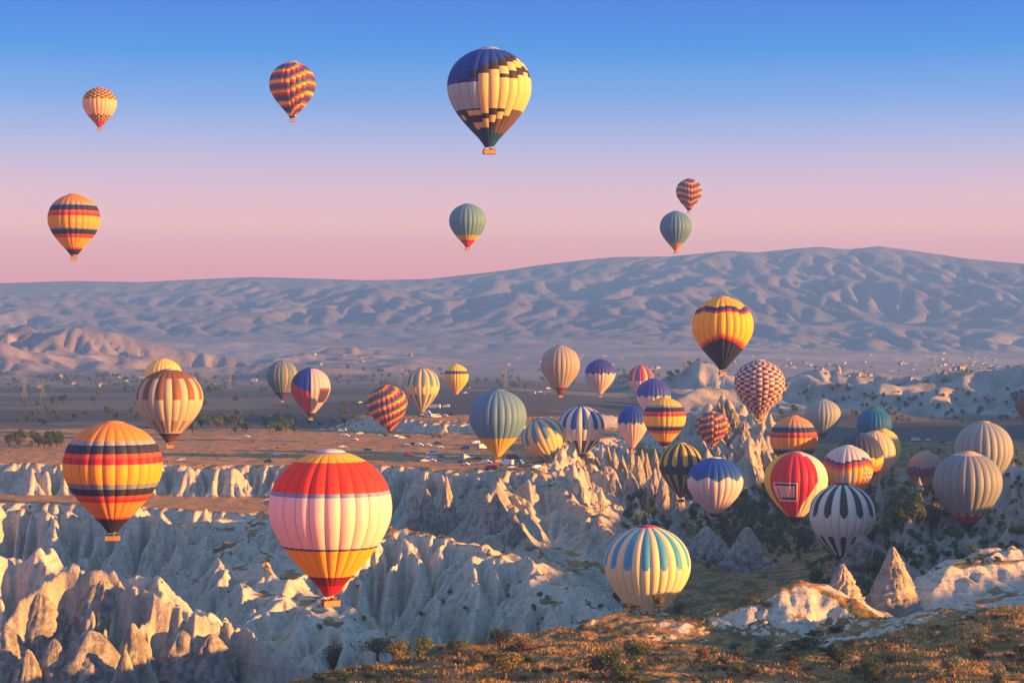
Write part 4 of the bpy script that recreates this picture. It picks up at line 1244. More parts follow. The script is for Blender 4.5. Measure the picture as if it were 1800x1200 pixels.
def rock(px, top, base, wpx, D, sh, name, label, group=None, deep=0.3):
    global _rk
    _rk += 1
    if D is None:
        q = hit(px, base - 3, 480); D = q[1] + 2
    x, y, zt = W(px, top, D)
    if base is None: zb = gz(x, y)
    else: zb = (HZ - base) / F * D
    zb = min(zb, gz(x, y) + 0.3)
    h = (zt - zb); w = wpx * D / F
    zb -= deep * min(h, 6) * 0.5; h = zt - zb
    o = bpy.data.objects.new(name, ROCKS[sh][_rk % 6]); COL.objects.link(o)
    o.location = (x, y, zb); o.scale = (w, w * random.uniform(0.85, 1.15), h); o.rotation_euler = (0, 0, random.uniform(-0.6, 0.6) + (_rk % 3) * 2.1)
    tag(o, label, 'rock', group)
    return o
# spires in the hollow behind the white ridge
rock(787, 836, 925, 40, 790, 'cone', 'rock_spire', 'tall sunlit rock spire in the hollow below the plateau rim, the sharper of a pair')
rock(756, 858, 930, 58, 772, 'greycone', 'rock_spire', 'broad grey rock cone left of the sharp sunlit spire below the plateau')
rock(728, 872, 928, 44, 768, 'greycone', 'rock_spire', 'low grey rock cone beside the largest balloon')
rock(872, 866, 940, 62, 757, 'greycone', 'rock_spire', 'grey rock cone at the foot of the orange slope right of the two spires')
rock(905, 905, 960, 50, 735, 'greycone', 'rock_spire', 'grey cone low on the rocky spur behind the white ridge')
# forest of fairy chimneys
for (px, tp, bs, w) in [(1026, 828, 880, 24), (1046, 802, 880, 28), (1062, 818, 885, 22), (1080, 828, 900, 26), (1096, 824, 900, 24), (1122, 800, 880, 28), (1148, 826, 900, 24), (1138, 795, 880, 26),
                        (1014, 808, 850, 30), (1108, 780, 830, 24), (1079, 788, 840, 24), (1068, 780, 830, 22), (1154, 788, 850, 24), (1130, 790, 840, 24), (1092, 800, 850, 22), (1040, 815, 870, 24), (1112, 830, 885, 22), (1165, 832, 880, 20), (1190, 842, 876, 24)]:
    rock(px, tp, bs, w * 1.1, 1010 - (tp - 780) * 1.9 + random.uniform(-12, 12), 'column' if tp > 796 else 'cone', 'fairy_chimney', 'pale fairy chimney in the crowded cluster below the white and blue balloons', 'fairy chimneys in the middle of the valley')
for (px, tp, bs, w) in [(1261, 706, 770, 20), (1269, 709, 775, 18), (1281, 703, 800, 34), (1292, 718, 810, 38), (1303, 740, 820, 40), (1307, 757, 820, 26), (1318, 763, 825, 26), (1337, 758, 815, 30), (1347, 788, 830, 22), (1362, 793, 835, 24), (1321, 783, 840, 32), (1288, 780, 835, 32),
                        (1302, 782, 835, 28), (1262, 784, 830, 28), (1247, 775, 830, 28), (1236, 772, 825, 26), (1330, 792, 850, 30), (1274, 800, 845, 30)]:
    rock(px, tp, bs, w * 1.15, 1130 - (tp - 700) * 0.9, 'rugged' if tp < 745 else 'cone', 'fairy_chimney', 'jagged rock spire in the tall cluster behind the zigzag balloons', 'jagged spires right of the middle')
rock(1570, 960, 1085, 92, None, 'cone', 'rock_cone', 'big pale rock cone with a grey patch on the right, above the grassy hill')
rock(1482, 990, 1056, 50, None, 'palerugged', 'rock_cone', 'small pale rock cone right below the black petalled balloon')
rock(1312, 926, 1004, 64, None, 'palerugged', 'rock_block', 'blocky pointed rock standing alone among the valley trees')
rock(1522, 940, 1010, 76, None, 'rugged', 'rock_outcrop', 'rough rock outcrop left of the big pale cone')
rock(1187, 915, 962, 36, None, 'palerugged', 'rock_block', 'small pale rock behind the sky blue petalled balloon')
rock(1238, 925, 985, 60, None, 'palerugged', 'rock_block', 'pale boulder ridge right of the sky blue petalled balloon')
rock(1266, 942, 990, 44, None, 'palerugged', 'rock_block', 'lower pale boulder between the balloon and the blocky pointed rock')
rock(1120, 930, 985, 46, None, 'palerugged', 'rock_cone', 'pale rock tip above the sky blue petalled balloon')
rock(1546, 846, 912, 16, None, 'column', 'fairy_chimney', 'thin lone rock column under the flame coloured balloon')
rock(1617, 838, 890, 17, None, 'column', 'fairy_chimney', 'thin lone rock column in front of the brown and purple balloon')
rock(1634, 862, 915, 13, None, 'column', 'fairy_chimney', 'thinnest lone rock column left of the large grey balloon')
rock(1588, 822, 850, 24, None, 'cone', 'rock_cone', 'small pale rock cone among trees left of the brown and purple balloon')
rock(1560, 832, 852, 16, None, 'dome', 'rock_block', 'small round boulder just right of the flame coloured balloon')
for (px, tp, w, D) in [(1632, 878, 46, 680), (1650, 915, 50, 668), (1610, 925, 44, 660), (1590, 945, 40, 655), (1680, 925, 54, 672), (1725, 930, 50, 668), (1760, 922, 60, 672), (1795, 908, 60, 676), (1640, 955, 60, 640), (1700, 960, 60, 636),
                       (1745, 950, 56, 640), (1785, 945, 60, 640), (1660, 890, 30, 690), (1612, 965, 50, 630), (1820, 930, 60, 650), (1770, 875, 26, 800), (1785, 868, 26, 805), (1758, 880, 24, 795), (1797, 872, 26, 805)]:
    rock(px, tp, tp + 66, w, D, 'column' if D > 780 else ('rugged' if (px // 5) % 3 else 'greycone'), 'rock_outcrop', 'fluted rock column under the silver balloon at right' if D > 780 else 'brown jagged rock in the broken ridge below the large grey balloon', 'rock columns at the right edge' if D > 780 else 'rocks of the broken ridge at right')
# near left: weathered cones
for (px, tp, w, D, lab) in [(122, 1003, 74, 536, 'tallest weathered grey rock tower at lower left'), (178, 1012, 104, 531, 'broad grey rock tower right of the tallest one at lower left'), (70, 1040, 70, 528, 'grey rock shoulder left of the tallest tower at lower left'),
                            (22, 1098, 86, 520, 'rounded grey rock cone in the bottom left corner'), (245, 1092, 120, 512, 'wide grey rock cone with a sunlit top at lower left'), (160, 1108, 120, 500, 'front grey rock cone at the bottom edge, lower left'),
                            (88, 1122, 80, 498, 'narrow grey rock cone near the bottom left corner'), (312, 1108, 96, 514, 'grey rock cone where the dark rocks meet the white slope'), (48, 1140, 60, 494, 'small rounded rock in front of the bottom left cone'), (215, 1140, 90, 492, 'low grey rock cone at the bottom edge left of the bushes'), (370, 1112, 90, 515, 'pale rounded rock at the right end of the dark rocks')]:
    rock(px, tp, tp + 230, w * 1.25, D, 'dome' if (px % 2 == 0) else 'greycone', 'rock_tower', lab)
ORD = ['first', 'second', 'third', 'fourth', 'fifth', 'sixth', 'seventh', 'eighth', 'ninth', 'tenth', 'eleventh', 'twelfth', 'thirteenth', 'fourteenth', 'fifteenth', 'sixteenth', 'seventeenth', 'eighteenth', 'nineteenth', 'twentieth']
def ordinals(group, phrase):
    L = sorted([o for o in COL.objects if o.get('group') == group and o.get('category')], key=lambda o: o.location.x / o.location.y)
    for i, o in enumerate(L): o['label'] = phrase % ORD[min(i, 19)]
ordinals('fairy chimneys in the middle of the valley', 'pale fairy chimney, %s from the left in the cluster below the white and blue balloons')
ordinals('jagged spires right of the middle', 'jagged spire, %s from the left in the tall cluster behind the zigzag balloons')
ordinals('rocks of the broken ridge at right', 'brown jagged rock, %s from the left in the broken ridge below the grey balloon')
ordinals('rock columns at the right edge', 'fluted rock column, %s from the left under the silver balloon at right')
# far landmarks
rock(1462, 650, 678, 20, 3100, 'cone', 'rock_peak', 'left point of the twin rock peaks on the far ridge')
rock(1472, 642, 680, 28, 3098, 'cone', 'rock_peak', 'right point of the twin rock peaks on the far ridge')
rock(1484, 658, 680, 26, 3100, 'rugged', 'rock_peak', 'low shoulder rock right of the twin peaks on the far ridge')
rock(1686, 660, 690, 30, 3050, 'rugged', 'rock_peak', 'knobbly castle rock on the far ridge at right')
rock(1646, 675, 690, 16, 3050, 'cone', 'rock_peak', 'small rock point left of the knobbly castle rock')

# ------------------------------------------------------------------ trees and shrubs
def leaf_mat(name, c0, c1):
    m, n, p = mat_new(name); b = NB(n)
    pos = b.new('NewGeometry').outputs['Position']
    rn = b.new('NewGeometry').outputs['Random Per Island']
    f = b.math('ADD', b.math('MULTIPLY', b.noise(pos, 0.8, 3), 0.6), b.math('MULTIPLY', rn, 0.4))
    c = b.ramp(f, [(0.3, c0), (0.7, c1)])
    n.links.new(c, p.inputs['Base Color']); p.inputs['Roughness'].default_value = 0.7
    tr = b.new('BsdfTranslucent'); n.links.new(c, tr.inputs['Color'])
    mx = b.new('MixShader'); mx.inputs[0].default_value = 0.3
    o = [q for q in n.nodes if q.type == 'OUTPUT_MATERIAL'][0]
    n.links.new(p.outputs[0], mx.inputs[1]); n.links.new(tr.outputs[0], mx.inputs[2]); n.links.new(mx.outputs[0], o.inputs['Surface'])
    return m
LEAF = {'g': leaf_mat('leaf_green', (0.055, 0.09, 0.02), (0.15, 0.20, 0.045)), 'd': leaf_mat('leaf_dark_green', (0.03, 0.05, 0.018), (0.08, 0.11, 0.03)),
        'y': leaf_mat('leaf_yellow_green', (0.10, 0.10, 0.02), (0.28, 0.22, 0.035)), 'o': leaf_mat('leaf_orange', (0.11, 0.07, 0.018), (0.25, 0.15, 0.035)),
        's': leaf_mat('leaf_silver_green', (0.12, 0.14, 0.085), (0.26, 0.28, 0.18)), 'b': leaf_mat('twig_brown', (0.05, 0.036, 0.022), (0.11, 0.075, 0.04))}
BARK = simple_mat('bark', (0.10, 0.07, 0.05), 0.9, 0.1, 0.3, 4)
def crown_mesh(seed, nleaf, size, mat, low=False, tall=1.0):
    """unit crown (1 wide, 1 high, standing on z=0 or lifted): clumps of leaf faces"""
    r = np.random.default_rng(seed)
    nc = 12 if not low else 9
    cc = r.normal(0, 1, (nc, 3)); cc /= np.linalg.norm(cc, axis=1, keepdims=True)
    cc *= r.uniform(0.35, 1.0, (nc, 1)) * np.array([0.34, 0.34, 0.26])
    cc[:, 2] += 0.60 if not low else 0.42
    cr = r.uniform(0.11, 0.21, nc)
    k = r.integers(0, nc, nleaf)
    d = r.normal(0, 1, (nleaf, 3)); d /= np.linalg.norm(d, axis=1, keepdims=True)
    p = cc[k] + d * (cr[k] * r.uniform(0.5, 1.08, nleaf) ** 0.5)[:, None]
    p[:, 2] = np.abs(p[:, 2] - 0.02) + 0.02
    nrm = d + r.normal(0, 0.6, (nleaf, 3)); nrm /= np.linalg.norm(nrm, axis=1, keepdims=True)
    t = np.cross(nrm, r.normal(0, 1, (nleaf, 3))); t /= np.linalg.norm(t, axis=1, keepdims=True); bt = np.cross(nrm, t)
    s = (size * r.uniform(0.6, 1.4, nleaf))[:, None]
    q = np.stack([p - t * s, p - bt * s * 0.55, p + t * s, p + bt * s * 0.55], 1).reshape(-1, 3)
    me = bpy.data.meshes.new('crown')
    me.vertices.add(len(q)); me.vertices.foreach_set('co', q.astype(np.float32).ravel())
    me.loops.add(len(q)); me.loops.foreach_set('vertex_index', np.arange(len(q), dtype=np.int32))
    me.polygons.add(nleaf); me.polygons.foreach_set('loop_start', np.arange(nleaf, dtype=np.int32) * 4)
    try: me.polygons.foreach_set('loop_total', np.full(nleaf, 4, np.int32))
    except Exception: pass
    me.materials.append(mat); me.update(calc_edges=True)
    return me
def trunk_mesh(seed, h=0.62, low=False):
    r = random.Random(seed); b = MB()
    top = 0.28 if not low else 0.10
    b.tube((0, 0, -0.06), (r.uniform(-.03, .03), r.uniform(-.03, .03), top), 0.045, 0.03, 7)
    for k in range(5 if not low else 6):
        a = k * 1.26 + r.uniform(-.4, .4)
        m = (0.14 * math.cos(a), 0.14 * math.sin(a), top + 0.15)
        b.tube((0, 0, top - 0.03 if not low else 0.0), m, 0.024, 0.015, 5)
        b.tube(m, (0.27 * math.cos(a + .2), 0.27 * math.sin(a + .2), top + 0.34 + r.uniform(-.08, .08)), 0.015, 0.006, 5)
    return b.mesh('trunk', BARK, True)
CROWN, TRUNK = {}, {}
for ck, mt in LEAF.items():
    for k in range(3):
        CROWN[ck, 'near', k] = crown_mesh(10 + k, 1500, 0.030, mt, True)
        CROWN[ck, 'neartree', k] = crown_mesh(20 + k, 1600, 0.030, mt)
        CROWN[ck, 'far', k] = crown_mesh(30 + k, 420, 0.055, mt)
for k in range(3):
    TRUNK['near', k] = trunk_mesh(k, low=True); TRUNK['neartree', k] = trunk_mesh(10 + k); TRUNK['far', k] = TRUNK['neartree', k]
_pl = 0
def plant(loc, w, h, col, kind, name, label, cat, group=None):
    global _pl
    _pl += 1
    k = _pl % 3
    root = empty(name, (loc[0], loc[1], loc[2] - 0.02), random.uniform(0, 6.28)); root.scale = (w, w, h)
    obj('crown', CROWN[col, kind, k], root); obj('trunk' if kind != 'near' else 'stem', TRUNK[kind, k], root)
    tag(root, label, cat, group)
    return root
def plant_px(px, base, hpx, wpx, col, kind, name, label, cat, group=None, dmin=300):
    p = hit(px, base, dmin)
    if p is None: return None
    return plant(p, wpx * p[1] / F, hpx * p[1] / F, col, kind, name, label, cat, group)
for (px, bs, h, w, col, kind, lab) in [
    (586, 1176, 44, 66, 'd', 'near', 'large dark green bush at the left end of the grassy hill'), (664, 1166, 32, 44, 'o', 'neartree', 'small olive tree, left one of a touching pair on the hill edge'), (696, 1167, 34, 44, 'y', 'neartree', 'yellowing small tree, right one of a touching pair on the hill edge'),
    (742, 1166, 40, 40, 'g', 'neartree', 'round green tree on a bare trunk at the hill edge'), (803, 1151, 30, 40, 'g', 'near', 'green bush right of the round tree on the hill edge'), (880, 1136, 34, 48, 'd', 'near', 'dark green bush against the white cliff left of the standing person'),
    (888, 1198, 48, 66, 'y', 'neartree', 'broad yellowish tree at the bottom edge left of the middle'), (838, 1166, 16, 26, 'o', 'near', 'low orange shrub between the green bush and the yellowish tree'), (856, 1158, 18, 26, 'y', 'near', 'small yellow shrub beside the low orange one'),
    (923, 1148, 30, 40, 'o', 'near', 'orange brown bush left of the standing person'), (1063, 1194, 54, 56, 'd', 'near', 'biggest dark bush at the bottom middle'), (1092, 1200, 34, 40, 'g', 'near', 'green bush at the bottom edge beside the biggest dark one'),
    (1117, 1159, 34, 54, 'd', 'near', 'rounded dark bush on the hill right of the biggest one'), (1108, 1078, 18, 28, 'o', 'near', 'dry bush at the left foot of the sky blue petalled balloon'), (1158, 1080, 30, 24, 'y', 'neartree', 'thin yellow sapling in front of the sky blue petalled balloon'),
    (1192, 1079, 18, 24, 'o', 'near', 'dry bush at the right foot of the sky blue petalled balloon'), (1236, 1160, 22, 26, 'o', 'near', 'orange shrub below the small white outcrop'), (1291, 1141, 14, 28, 's', 'near', 'small silver shrub at the foot of the white fluted bank'),
    (1347, 1138, 18, 38, 's', 'near', 'silver green shrub at the right foot of the white fluted bank'), (1411, 1142, 22, 48, 'd', 'near', 'dark leafy bush below the white fluted bank'), (1475, 1168, 42, 50, 'd', 'near', 'tall dark bush left of the silver shrubs on the right'),
    (1537, 1197, 42, 46, 'd', 'near', 'dark bush at the bottom edge right of the tall dark one'), (1389, 1166, 22, 30, 'o', 'near', 'rusty shrub below the dark leafy bush'), (1672, 1186, 32, 40, 's', 'near', 'largest silver shrub on the right of the hill'),
    (1719, 1130, 28, 32, 's', 'near', 'upper silver shrub on the right of the hill'), (1640, 1197, 30, 36, 's', 'near', 'silver shrub at the bottom edge on the right'), (1756, 1197, 32, 40, 's', 'near', 'silver shrub nearest the bottom right corner'),
    (1722, 1158, 26, 36, 'b', 'near', 'bare brown twiggy shrub below the upper silver one'), (1430, 1120, 12, 28, 'b', 'near', 'low brown shrub on the bank beneath the black petalled balloon'), (1470, 1112, 12, 32, 'b', 'near', 'flat brown shrub by the right end of the fluted bank'),
    (1503, 1186, 20, 24, 'g', 'near', 'small green shrub between the two dark bushes on the right'), (1796, 1164, 32, 30, 'd', 'near', 'dark bush cut by the right edge'), (1642, 1122, 16, 20, 's', 'near', 'small silver shrub up the slope on the right'),
    (1345, 1070, 12, 26, 'd', 'near', 'dark low bush on top of the sunlit knoll'), (1322, 1062, 10, 14, 'y', 'near', 'tiny yellow shrub left on the sunlit knoll'), (1088, 1066, 22, 24, 'd', 'near', 'dark bush behind the hill at the balloon base')]:
    plant_px(px, bs, h * 1.35, w * 1.5, col, kind, 'small_tree' if kind == 'neartree' else 'shrub', lab, 'tree' if kind == 'neartree' else 'shrub', 'trees and shrubs on the near hill')
_rs = random.Random(5)
for _ in range(190):
    px = _rs.uniform(560, 1800); e = np.interp(px, [500, 700, 930, 1090, 1200, 1400, 1560, 1800], [1200, 1152, 1112, 1080, 1125, 1140, 1085, 1078])
    py = _rs.uniform(e + 6, 1200)
    s = 8 + 20 * _rs.random() ** 2.5
    plant_px(px, py, s * 0.7, s * 1.5, _rs.choice('dddggbogy'), 'near', 'shrub', 'low scrubby shrub scattered over the dry grass of the near hill', 'shrub', 'low shrubs on the near hill')
def in_rows(n, x0, x1, y0, y1, hmin, hmax, cols, label, group, seed, dmin=560):
    r = random.Random(seed)
    for _ in range(n):
        px, py = r.uniform(x0, x1), r.uniform(y0, y1); p = hit(px, py, dmin)
        if p is None or p[1] > 6500: continue
        h = r.uniform(hmin, hmax)
        plant(p, h * r.uniform(0.85, 1.2), h, r.choice(cols), 'far', 'tree', label, 'tree', group)
in_rows(70, 1270, 1430, 880, 975, 5.5, 9.5, 'ddgg', 'leafy tree in the dense grove behind the red and white balloon', 'grove in the valley', 1, 600)
in_rows(34, 1430, 1560, 965, 1060, 4.5, 7.5, 'ddg', 'dark tree in the gully between the rock cones', 'trees in the gully', 2, 520)
in_rows(56, 1490, 1650, 850, 945, 5.5, 9.5, 'dgg', 'leafy tree in the valley wood left of the large grey balloon', 'wood on the right', 3, 640)
in_rows(40, 1100, 1280, 880, 940, 4, 7, 'dgg', 'bushy tree under the navy and zigzag balloons', 'trees under the navy balloon', 4, 640)
in_rows(16, 1580, 1760, 975, 1010, 3, 5, 'dg', 'dark bush below the broken rocks at right', 'bushes below the right rocks', 5, 540)
in_rows(24, 0, 112, 772, 794, 5, 8, 'ddg', 'round orchard tree at the far left edge of the plateau', 'orchard at far left', 6, 900)
in_rows(44, 335, 520, 738, 764, 5, 9, 'dddggo', 'tree in the belt behind the brown and cream balloon', 'tree belt on the plateau', 7, 900)
in_rows(14, 520, 700, 738, 750, 4, 7, 'dgo', 'tree behind the crowd of spectators', 'trees behind the crowd', 8, 900)
in_rows(14, 20, 260, 725, 762, 5, 8, 'dg', 'tree at the edge of the dark fields on the left', 'trees by the left fields', 9, 900)
def far_wood(name, label, specs, seed):
    r = random.Random(seed); V = []
    src = CROWN['d', 'far', 0]; co = np.empty(len(src.vertices) * 3, np.float32); src.vertices.foreach_get('co', co); co = co.reshape(-1, 4, 3)[:150] * np.array([1, 1, 1], np.float32)
    for n, x0, x1, y0, y1, h0, h1, dm in specs:
        for _ in range(n):
            p = hit(r.uniform(x0, x1), r.uniform(y0, y1), dm)
            if p is None or p[1] > 6500: continue
            h = r.uniform(h0, h1); a = r.uniform(0, 6.28); c = co.copy(); cx, cy = c[..., 0].copy(), c[..., 1].copy()
            c = c * 1.0; ctr = c.mean(1, keepdims=True); c = ctr + (c - ctr) * 1.8
            cx, cy = c[..., 0].copy(), c[..., 1].copy()
            c[..., 0] = (cx * math.cos(a) - cy * math.sin(a)) * h * 1.2 + p[0]; c[..., 1] = (cx * math.sin(a) + cy * math.cos(a)) * h * 1.2 + p[1]; c[..., 2] = (c[..., 2] - 0.2) * h + p[2]
            V.append(c.reshape(-1, 3))
    v = np.concatenate(V); m = len(v) // 4
    me = bpy.data.meshes.new(name)
    me.vertices.add(len(v)); me.vertices.foreach_set('co', v.astype(np.float32).ravel()); me.loops.add(len(v)); me.loops.foreach_set('vertex_index', np.arange(len(v), dtype=np.int32))
    me.polygons.add(m); me.polygons.foreach_set('loop_start', np.arange(m, dtype=np.int32) * 4)
    try: me.polygons.foreach_set('loop_total', np.full(m, 4, np.int32))
    except Exception: pass
    me.materials.append(LEAF['g']); me.update(calc_edges=True)
    o = bpy.data.objects.new(name, me); COL.objects.link(o); tag(o, label, 'trees', None, 'stuff')
far_wood('far_hedgerows', 'far hedges and orchards strewn over the plain', [(150, 0, 480, 662, 690, 6, 12, 1800), (110, 480, 1180, 652, 684, 6, 12, 1700), (60, 1180, 1800, 640, 690, 6, 11, 2500), (40, 0, 700, 690, 735, 4, 8, 1300), (120, 1340, 1800, 690, 745, 3, 6, 1500)], 10)
far_wood('valley_scrub', 'low green scrub covering the valley floor on the right', [(420, 1090, 1800, 865, 1000, 1.5, 4.2, 580), (90, 1420, 1760, 960, 1060, 1.5, 3.2, 520), (60, 1560, 1800, 790, 860, 2, 4, 900), (140, 0, 950, 772, 826, 0.5, 1.3, 880), (90, 0, 1080, 890, 1120, 0.4, 1.2, 560), (22, 560, 1060, 1020, 1110, 1.2, 2.6, 560)], 11)
in_rows(12, 1330, 1800, 690, 735, 5, 9, 'dg', 'scattered tree in the pale badlands on the right', 'trees in the badlands', 12, 1500)
in_rows(10, 60, 460, 690, 720, 7, 11, 'd', 'lone tree standing in the dark fields', 'lone field trees', 13, 1300)

# ------------------------------------------------------------------ vehicles
PAINT = {'w': simple_mat('white_paint', (0.72, 0.72, 0.72), 0.3, 0.5, 0.05), 'k': simple_mat('black_paint', (0.03, 0.03, 0.035), 0.25, 0.5, 0.1), 'b': simple_mat('blue_paint', (0.06, 0.10, 0.20), 0.3, 0.5, 0.1), 'r': simple_mat('red_paint', (0.35, 0.03, 0.03), 0.3, 0.5, 0.1),
         'g': simple_mat('green_paint', (0.04, 0.08, 0.05), 0.35, 0.5, 0.1), 't': simple_mat('teal_paint', (0.12, 0.35, 0.38), 0.35, 0.5, 0.1), 'c': simple_mat('cream_paint', (0.60, 0.52, 0.36), 0.35, 0.5, 0.05), 's': simple_mat('silver_paint', (0.42, 0.43, 0.44), 0.3, 0.5, 0.05, metal=0.4)}
GLASS = simple_mat('dark_glass', (0.02, 0.025, 0.03), 0.08, 0.6, 0.1)
TYRE = simple_mat('tyre_rubber', (0.02, 0.02, 0.02), 0.8)
def extrude_profile(pts, wd, wtop=None, ztop=None):
    """side outline (x, z) swept across the width, narrowing above ztop"""
    b = MB(); n = len(pts); v = []
    for s in (-1, 1):
        for x, z in pts:
            k = wd / 2
            if ztop is not None and z > ztop: k *= wtop
            v.append((x, s * k, z))
    f = [(i, (i + 1) % n, n + (i + 1) % n, n + i) for i in range(n)] + [tuple(range(n - 1, -1, -1)), tuple(range(n, 2 * n))]
    b.add(v, f)
    return b
VEH = {
    'sedan': dict(L=4.5, wd=1.8, body=[(-2.25, .35), (-2.2, .85), (-1.55, .97), (-0.95, 1.42), (0.45, 1.45), (1.15, .98), (2.1, .82), (2.25, .55), (2.2, .32)], glass=[(-1.36, 1.0), (-0.9, 1.36), (0.42, 1.39), (0.98, 1.0)], wx=(-1.38, 1.38), wr=.33),
    'suv': dict(L=4.7, wd=1.95, body=[(-2.3, .4), (-2.32, 1.1), (-2.1, 1.75), (0.5, 1.78), (1.15, 1.15), (2.25, 1.05), (2.35, .7), (2.3, .4)], glass=[(-2.06, 1.16), (-1.92, 1.66), (0.46, 1.69), (0.96, 1.16)], wx=(-1.42, 1.45), wr=.38),
    'van': dict(L=6.0, wd=2.1, body=[(-3.0, .4), (-3.0, 2.35), (-2.85, 2.5), (1.6, 2.5), (2.35, 1.5), (2.95, 1.2), (3.0, .45)], glass=[(-2.6, 1.45), (-2.6, 2.15), (1.55, 2.2), (2.12, 1.45)], wx=(-1.9, 1.95), wr=.38),
    'bus': dict(L=12.0, wd=2.5, body=[(-6, .45), (-6, 3.2), (-5.8, 3.4), (5.6, 3.4), (5.95, 2.9), (6.0, .45)], glass=[(-5.6, 1.75), (-5.6, 2.85), (5.5, 2.85), (5.7, 1.75)], wx=(-3.6, 4.0), wr=.5),
    'truck': dict(L=7.0, wd=2.3, body=[(-3.5, .75), (-3.5, 2.9), (1.2, 2.9), (1.25, 2.3), (1.9, 2.3), (2.6, 1.35), (3.5, 1.2), (3.5, .55)], glass=[(1.35, 1.4), (1.35, 2.15), (1.85, 2.15), (2.38, 1.4)], wx=(-2.2, 2.4), wr=.48)}
VMESH = {}
def veh_mesh(kind):
    if kind in VMESH: return VMESH[kind]
    s = VEH[kind]
    body = extrude_profile(s['body'], s['wd'], 0.84, 1.2).mesh('body')
    bodies = {}
    for pk, pm in PAINT.items():
        m = body.copy(); m.materials.append(pm); bodies[pk] = m
    glass = extrude_profile(s['glass'], s['wd'] * (0.84 if kind in ('sedan', 'suv') else 0.84) + 0.06).mesh('window_band', GLASS)
    wd = s['wd']
    ws = MB(); z0 = min(p[1] for p in s['glass']); f = [p for p in s['glass']]
    ws.add([(f[-1][0] + .10, -wd * .36, f[-1][1] + .02), (f[-1][0] + .10, wd * .36, f[-1][1] + .02), (f[-2][0] + .10, wd * .34, f[-2][1]), (f[-2][0] + .10, -wd * .34, f[-2][1])], [(0, 1, 2, 3)])
    wind = ws.mesh('windscreen', GLASS)
    w = MB(); w.tube((0, -0.12, 0), (0, 0.12, 0), s['wr'], n=14); wheel = w.mesh('wheel', TYRE)
    VMESH[kind] = (bodies, glass, wind, wheel, s)
    return VMESH[kind]
def vehicle(px, py, kind, paint, label, group=None, yaw=None, dmin=880):
    p = hit(px, py, dmin)
    if p is None: return
    bodies, glass, wind, wheel, s = veh_mesh(kind)
    name = {'sedan': 'parked_car', 'suv': 'off_road_car', 'van': 'minibus', 'bus': 'coach', 'truck': 'truck'}[kind]
    yaw = random.choice([0, math.pi]) + random.uniform(-0.5, 0.5) if yaw is None else yaw
    # stand on the ground under all four wheels
    c, sn = math.cos(yaw), math.sin(yaw); hl = s['L'] * 0.35
    za, zb = gz(p[0] + c * hl, p[1] + sn * hl), gz(p[0] - c * hl, p[1] - sn * hl)
    r = empty(name, (p[0], p[1], (za + zb) / 2 + 0.03), yaw)
    r.rotation_euler.y = -math.atan2(za - zb, 2 * hl) * 0.9
    tag(r, label, {'sedan': 'car', 'suv': 'car', 'van': 'minibus', 'bus': 'bus', 'truck': 'truck'}[kind], group)
    obj('body', bodies[paint], r); obj('window_band', glass, r); obj('windscreen', wind, r)
    for wx in s['wx']:
        for sy in (-1, 1):
            o = obj('wheel', wheel, r); o.location = (wx, sy * (s['wd'] / 2 - 0.10), s['wr'])
    return r
for (px, py, kind, paint, lab) in [
    (485, 801, 'sedan', 'w', 'lone white car on the plateau left of the largest balloon'), (318, 812, 'suv', 's', 'silver off road car near the cliff rim at left'), (472, 813, 'suv', 'g', 'dark green off road car at the cliff rim beside the largest balloon'),
    (433, 769, 'sedan', 'w', 'white car on the track below the tree belt'), (623, 774, 'sedan', 'w', 'white car alone on the track right of the tree belt'), (602, 787, 'sedan', 'w', 'white car in the open ground above the red balloon crown'),
    (647, 792, 'sedan', 'k', 'dark car alone right of the red balloon crown'), (767, 769, 'truck', 'k', 'dark truck under the eroded bank'), (717, 801, 'sedan', 'r', 'dark red car on the open ground'), (760, 800, 'van', 'w', 'white minibus in the middle of the lower parking rows'),
    (777, 805, 'sedan', 'b', 'blue car next to the white minibus'), (862, 826, 'van', 'r', 'dark red van at the cliff rim below the blue grey balloon'), (890, 818, 'truck', 'w', 'large white camper truck right of the dark red van'), (910, 817, 'van', 't', 'teal van beside the white camper truck'),
    (903, 808, 'truck', 'k', 'dark trailer truck behind the teal van'), (942, 822, 'suv', 'w', 'white off road car at the plateau corner'), (817, 789, 'suv', 'b', 'dark blue off road car on the upper track'), (836, 780, 'suv', 'w', 'white off road car on the upper track'),
    (852, 790, 'truck', 'w', 'white truck left of the blue grey balloon base'), (1610, 775, 'van', 'w', 'white minibus on the far right field'), (1655, 779, 'sedan', 'k', 'dark car on the far right field'), (1632, 776, 'sedan', 'w', 'white car on the far right field'),
    (633, 708, 'sedan', 'w', 'white car crossing the dark field behind the rainbow balloon'), (641, 710, 'sedan', 'k', 'dark car crossing the dark field behind the rainbow balloon'), (823, 683, 'van', 'w', 'white minibus below the small yellow balloon'), (818, 691, 'sedan', 'w', 'white car below the small yellow balloon'),
    (758, 707, 'sedan', 'w', 'white car right of the cream petalled balloon'), (901, 824, 'sedan', 'w', 'white car in front of the white camper truck')]:
    vehicle(px, py, kind, paint, lab, 'vehicles on the plateau')
for i, (px, py, kind, paint) in enumerate([(565, 757, 'sedan', 'w'), (583, 756, 'sedan', 'w'), (603, 759, 'van', 'w'), (607, 767, 'suv', 'w'), (632, 764, 'suv', 'w'), (667, 767, 'sedan', 'w'), (675, 767, 'suv', 'k'), (698, 768, 'sedan', 'w'), (707, 771, 'sedan', 'w'), (716, 769, 'suv', 'b')]):
    vehicle(px, py, kind, paint, {'w': 'white vehicle', 'k': 'black vehicle', 'b': 'dark blue vehicle'}[paint] + ' in the row parked along the upper track below the crowd', 'row along the upper track')
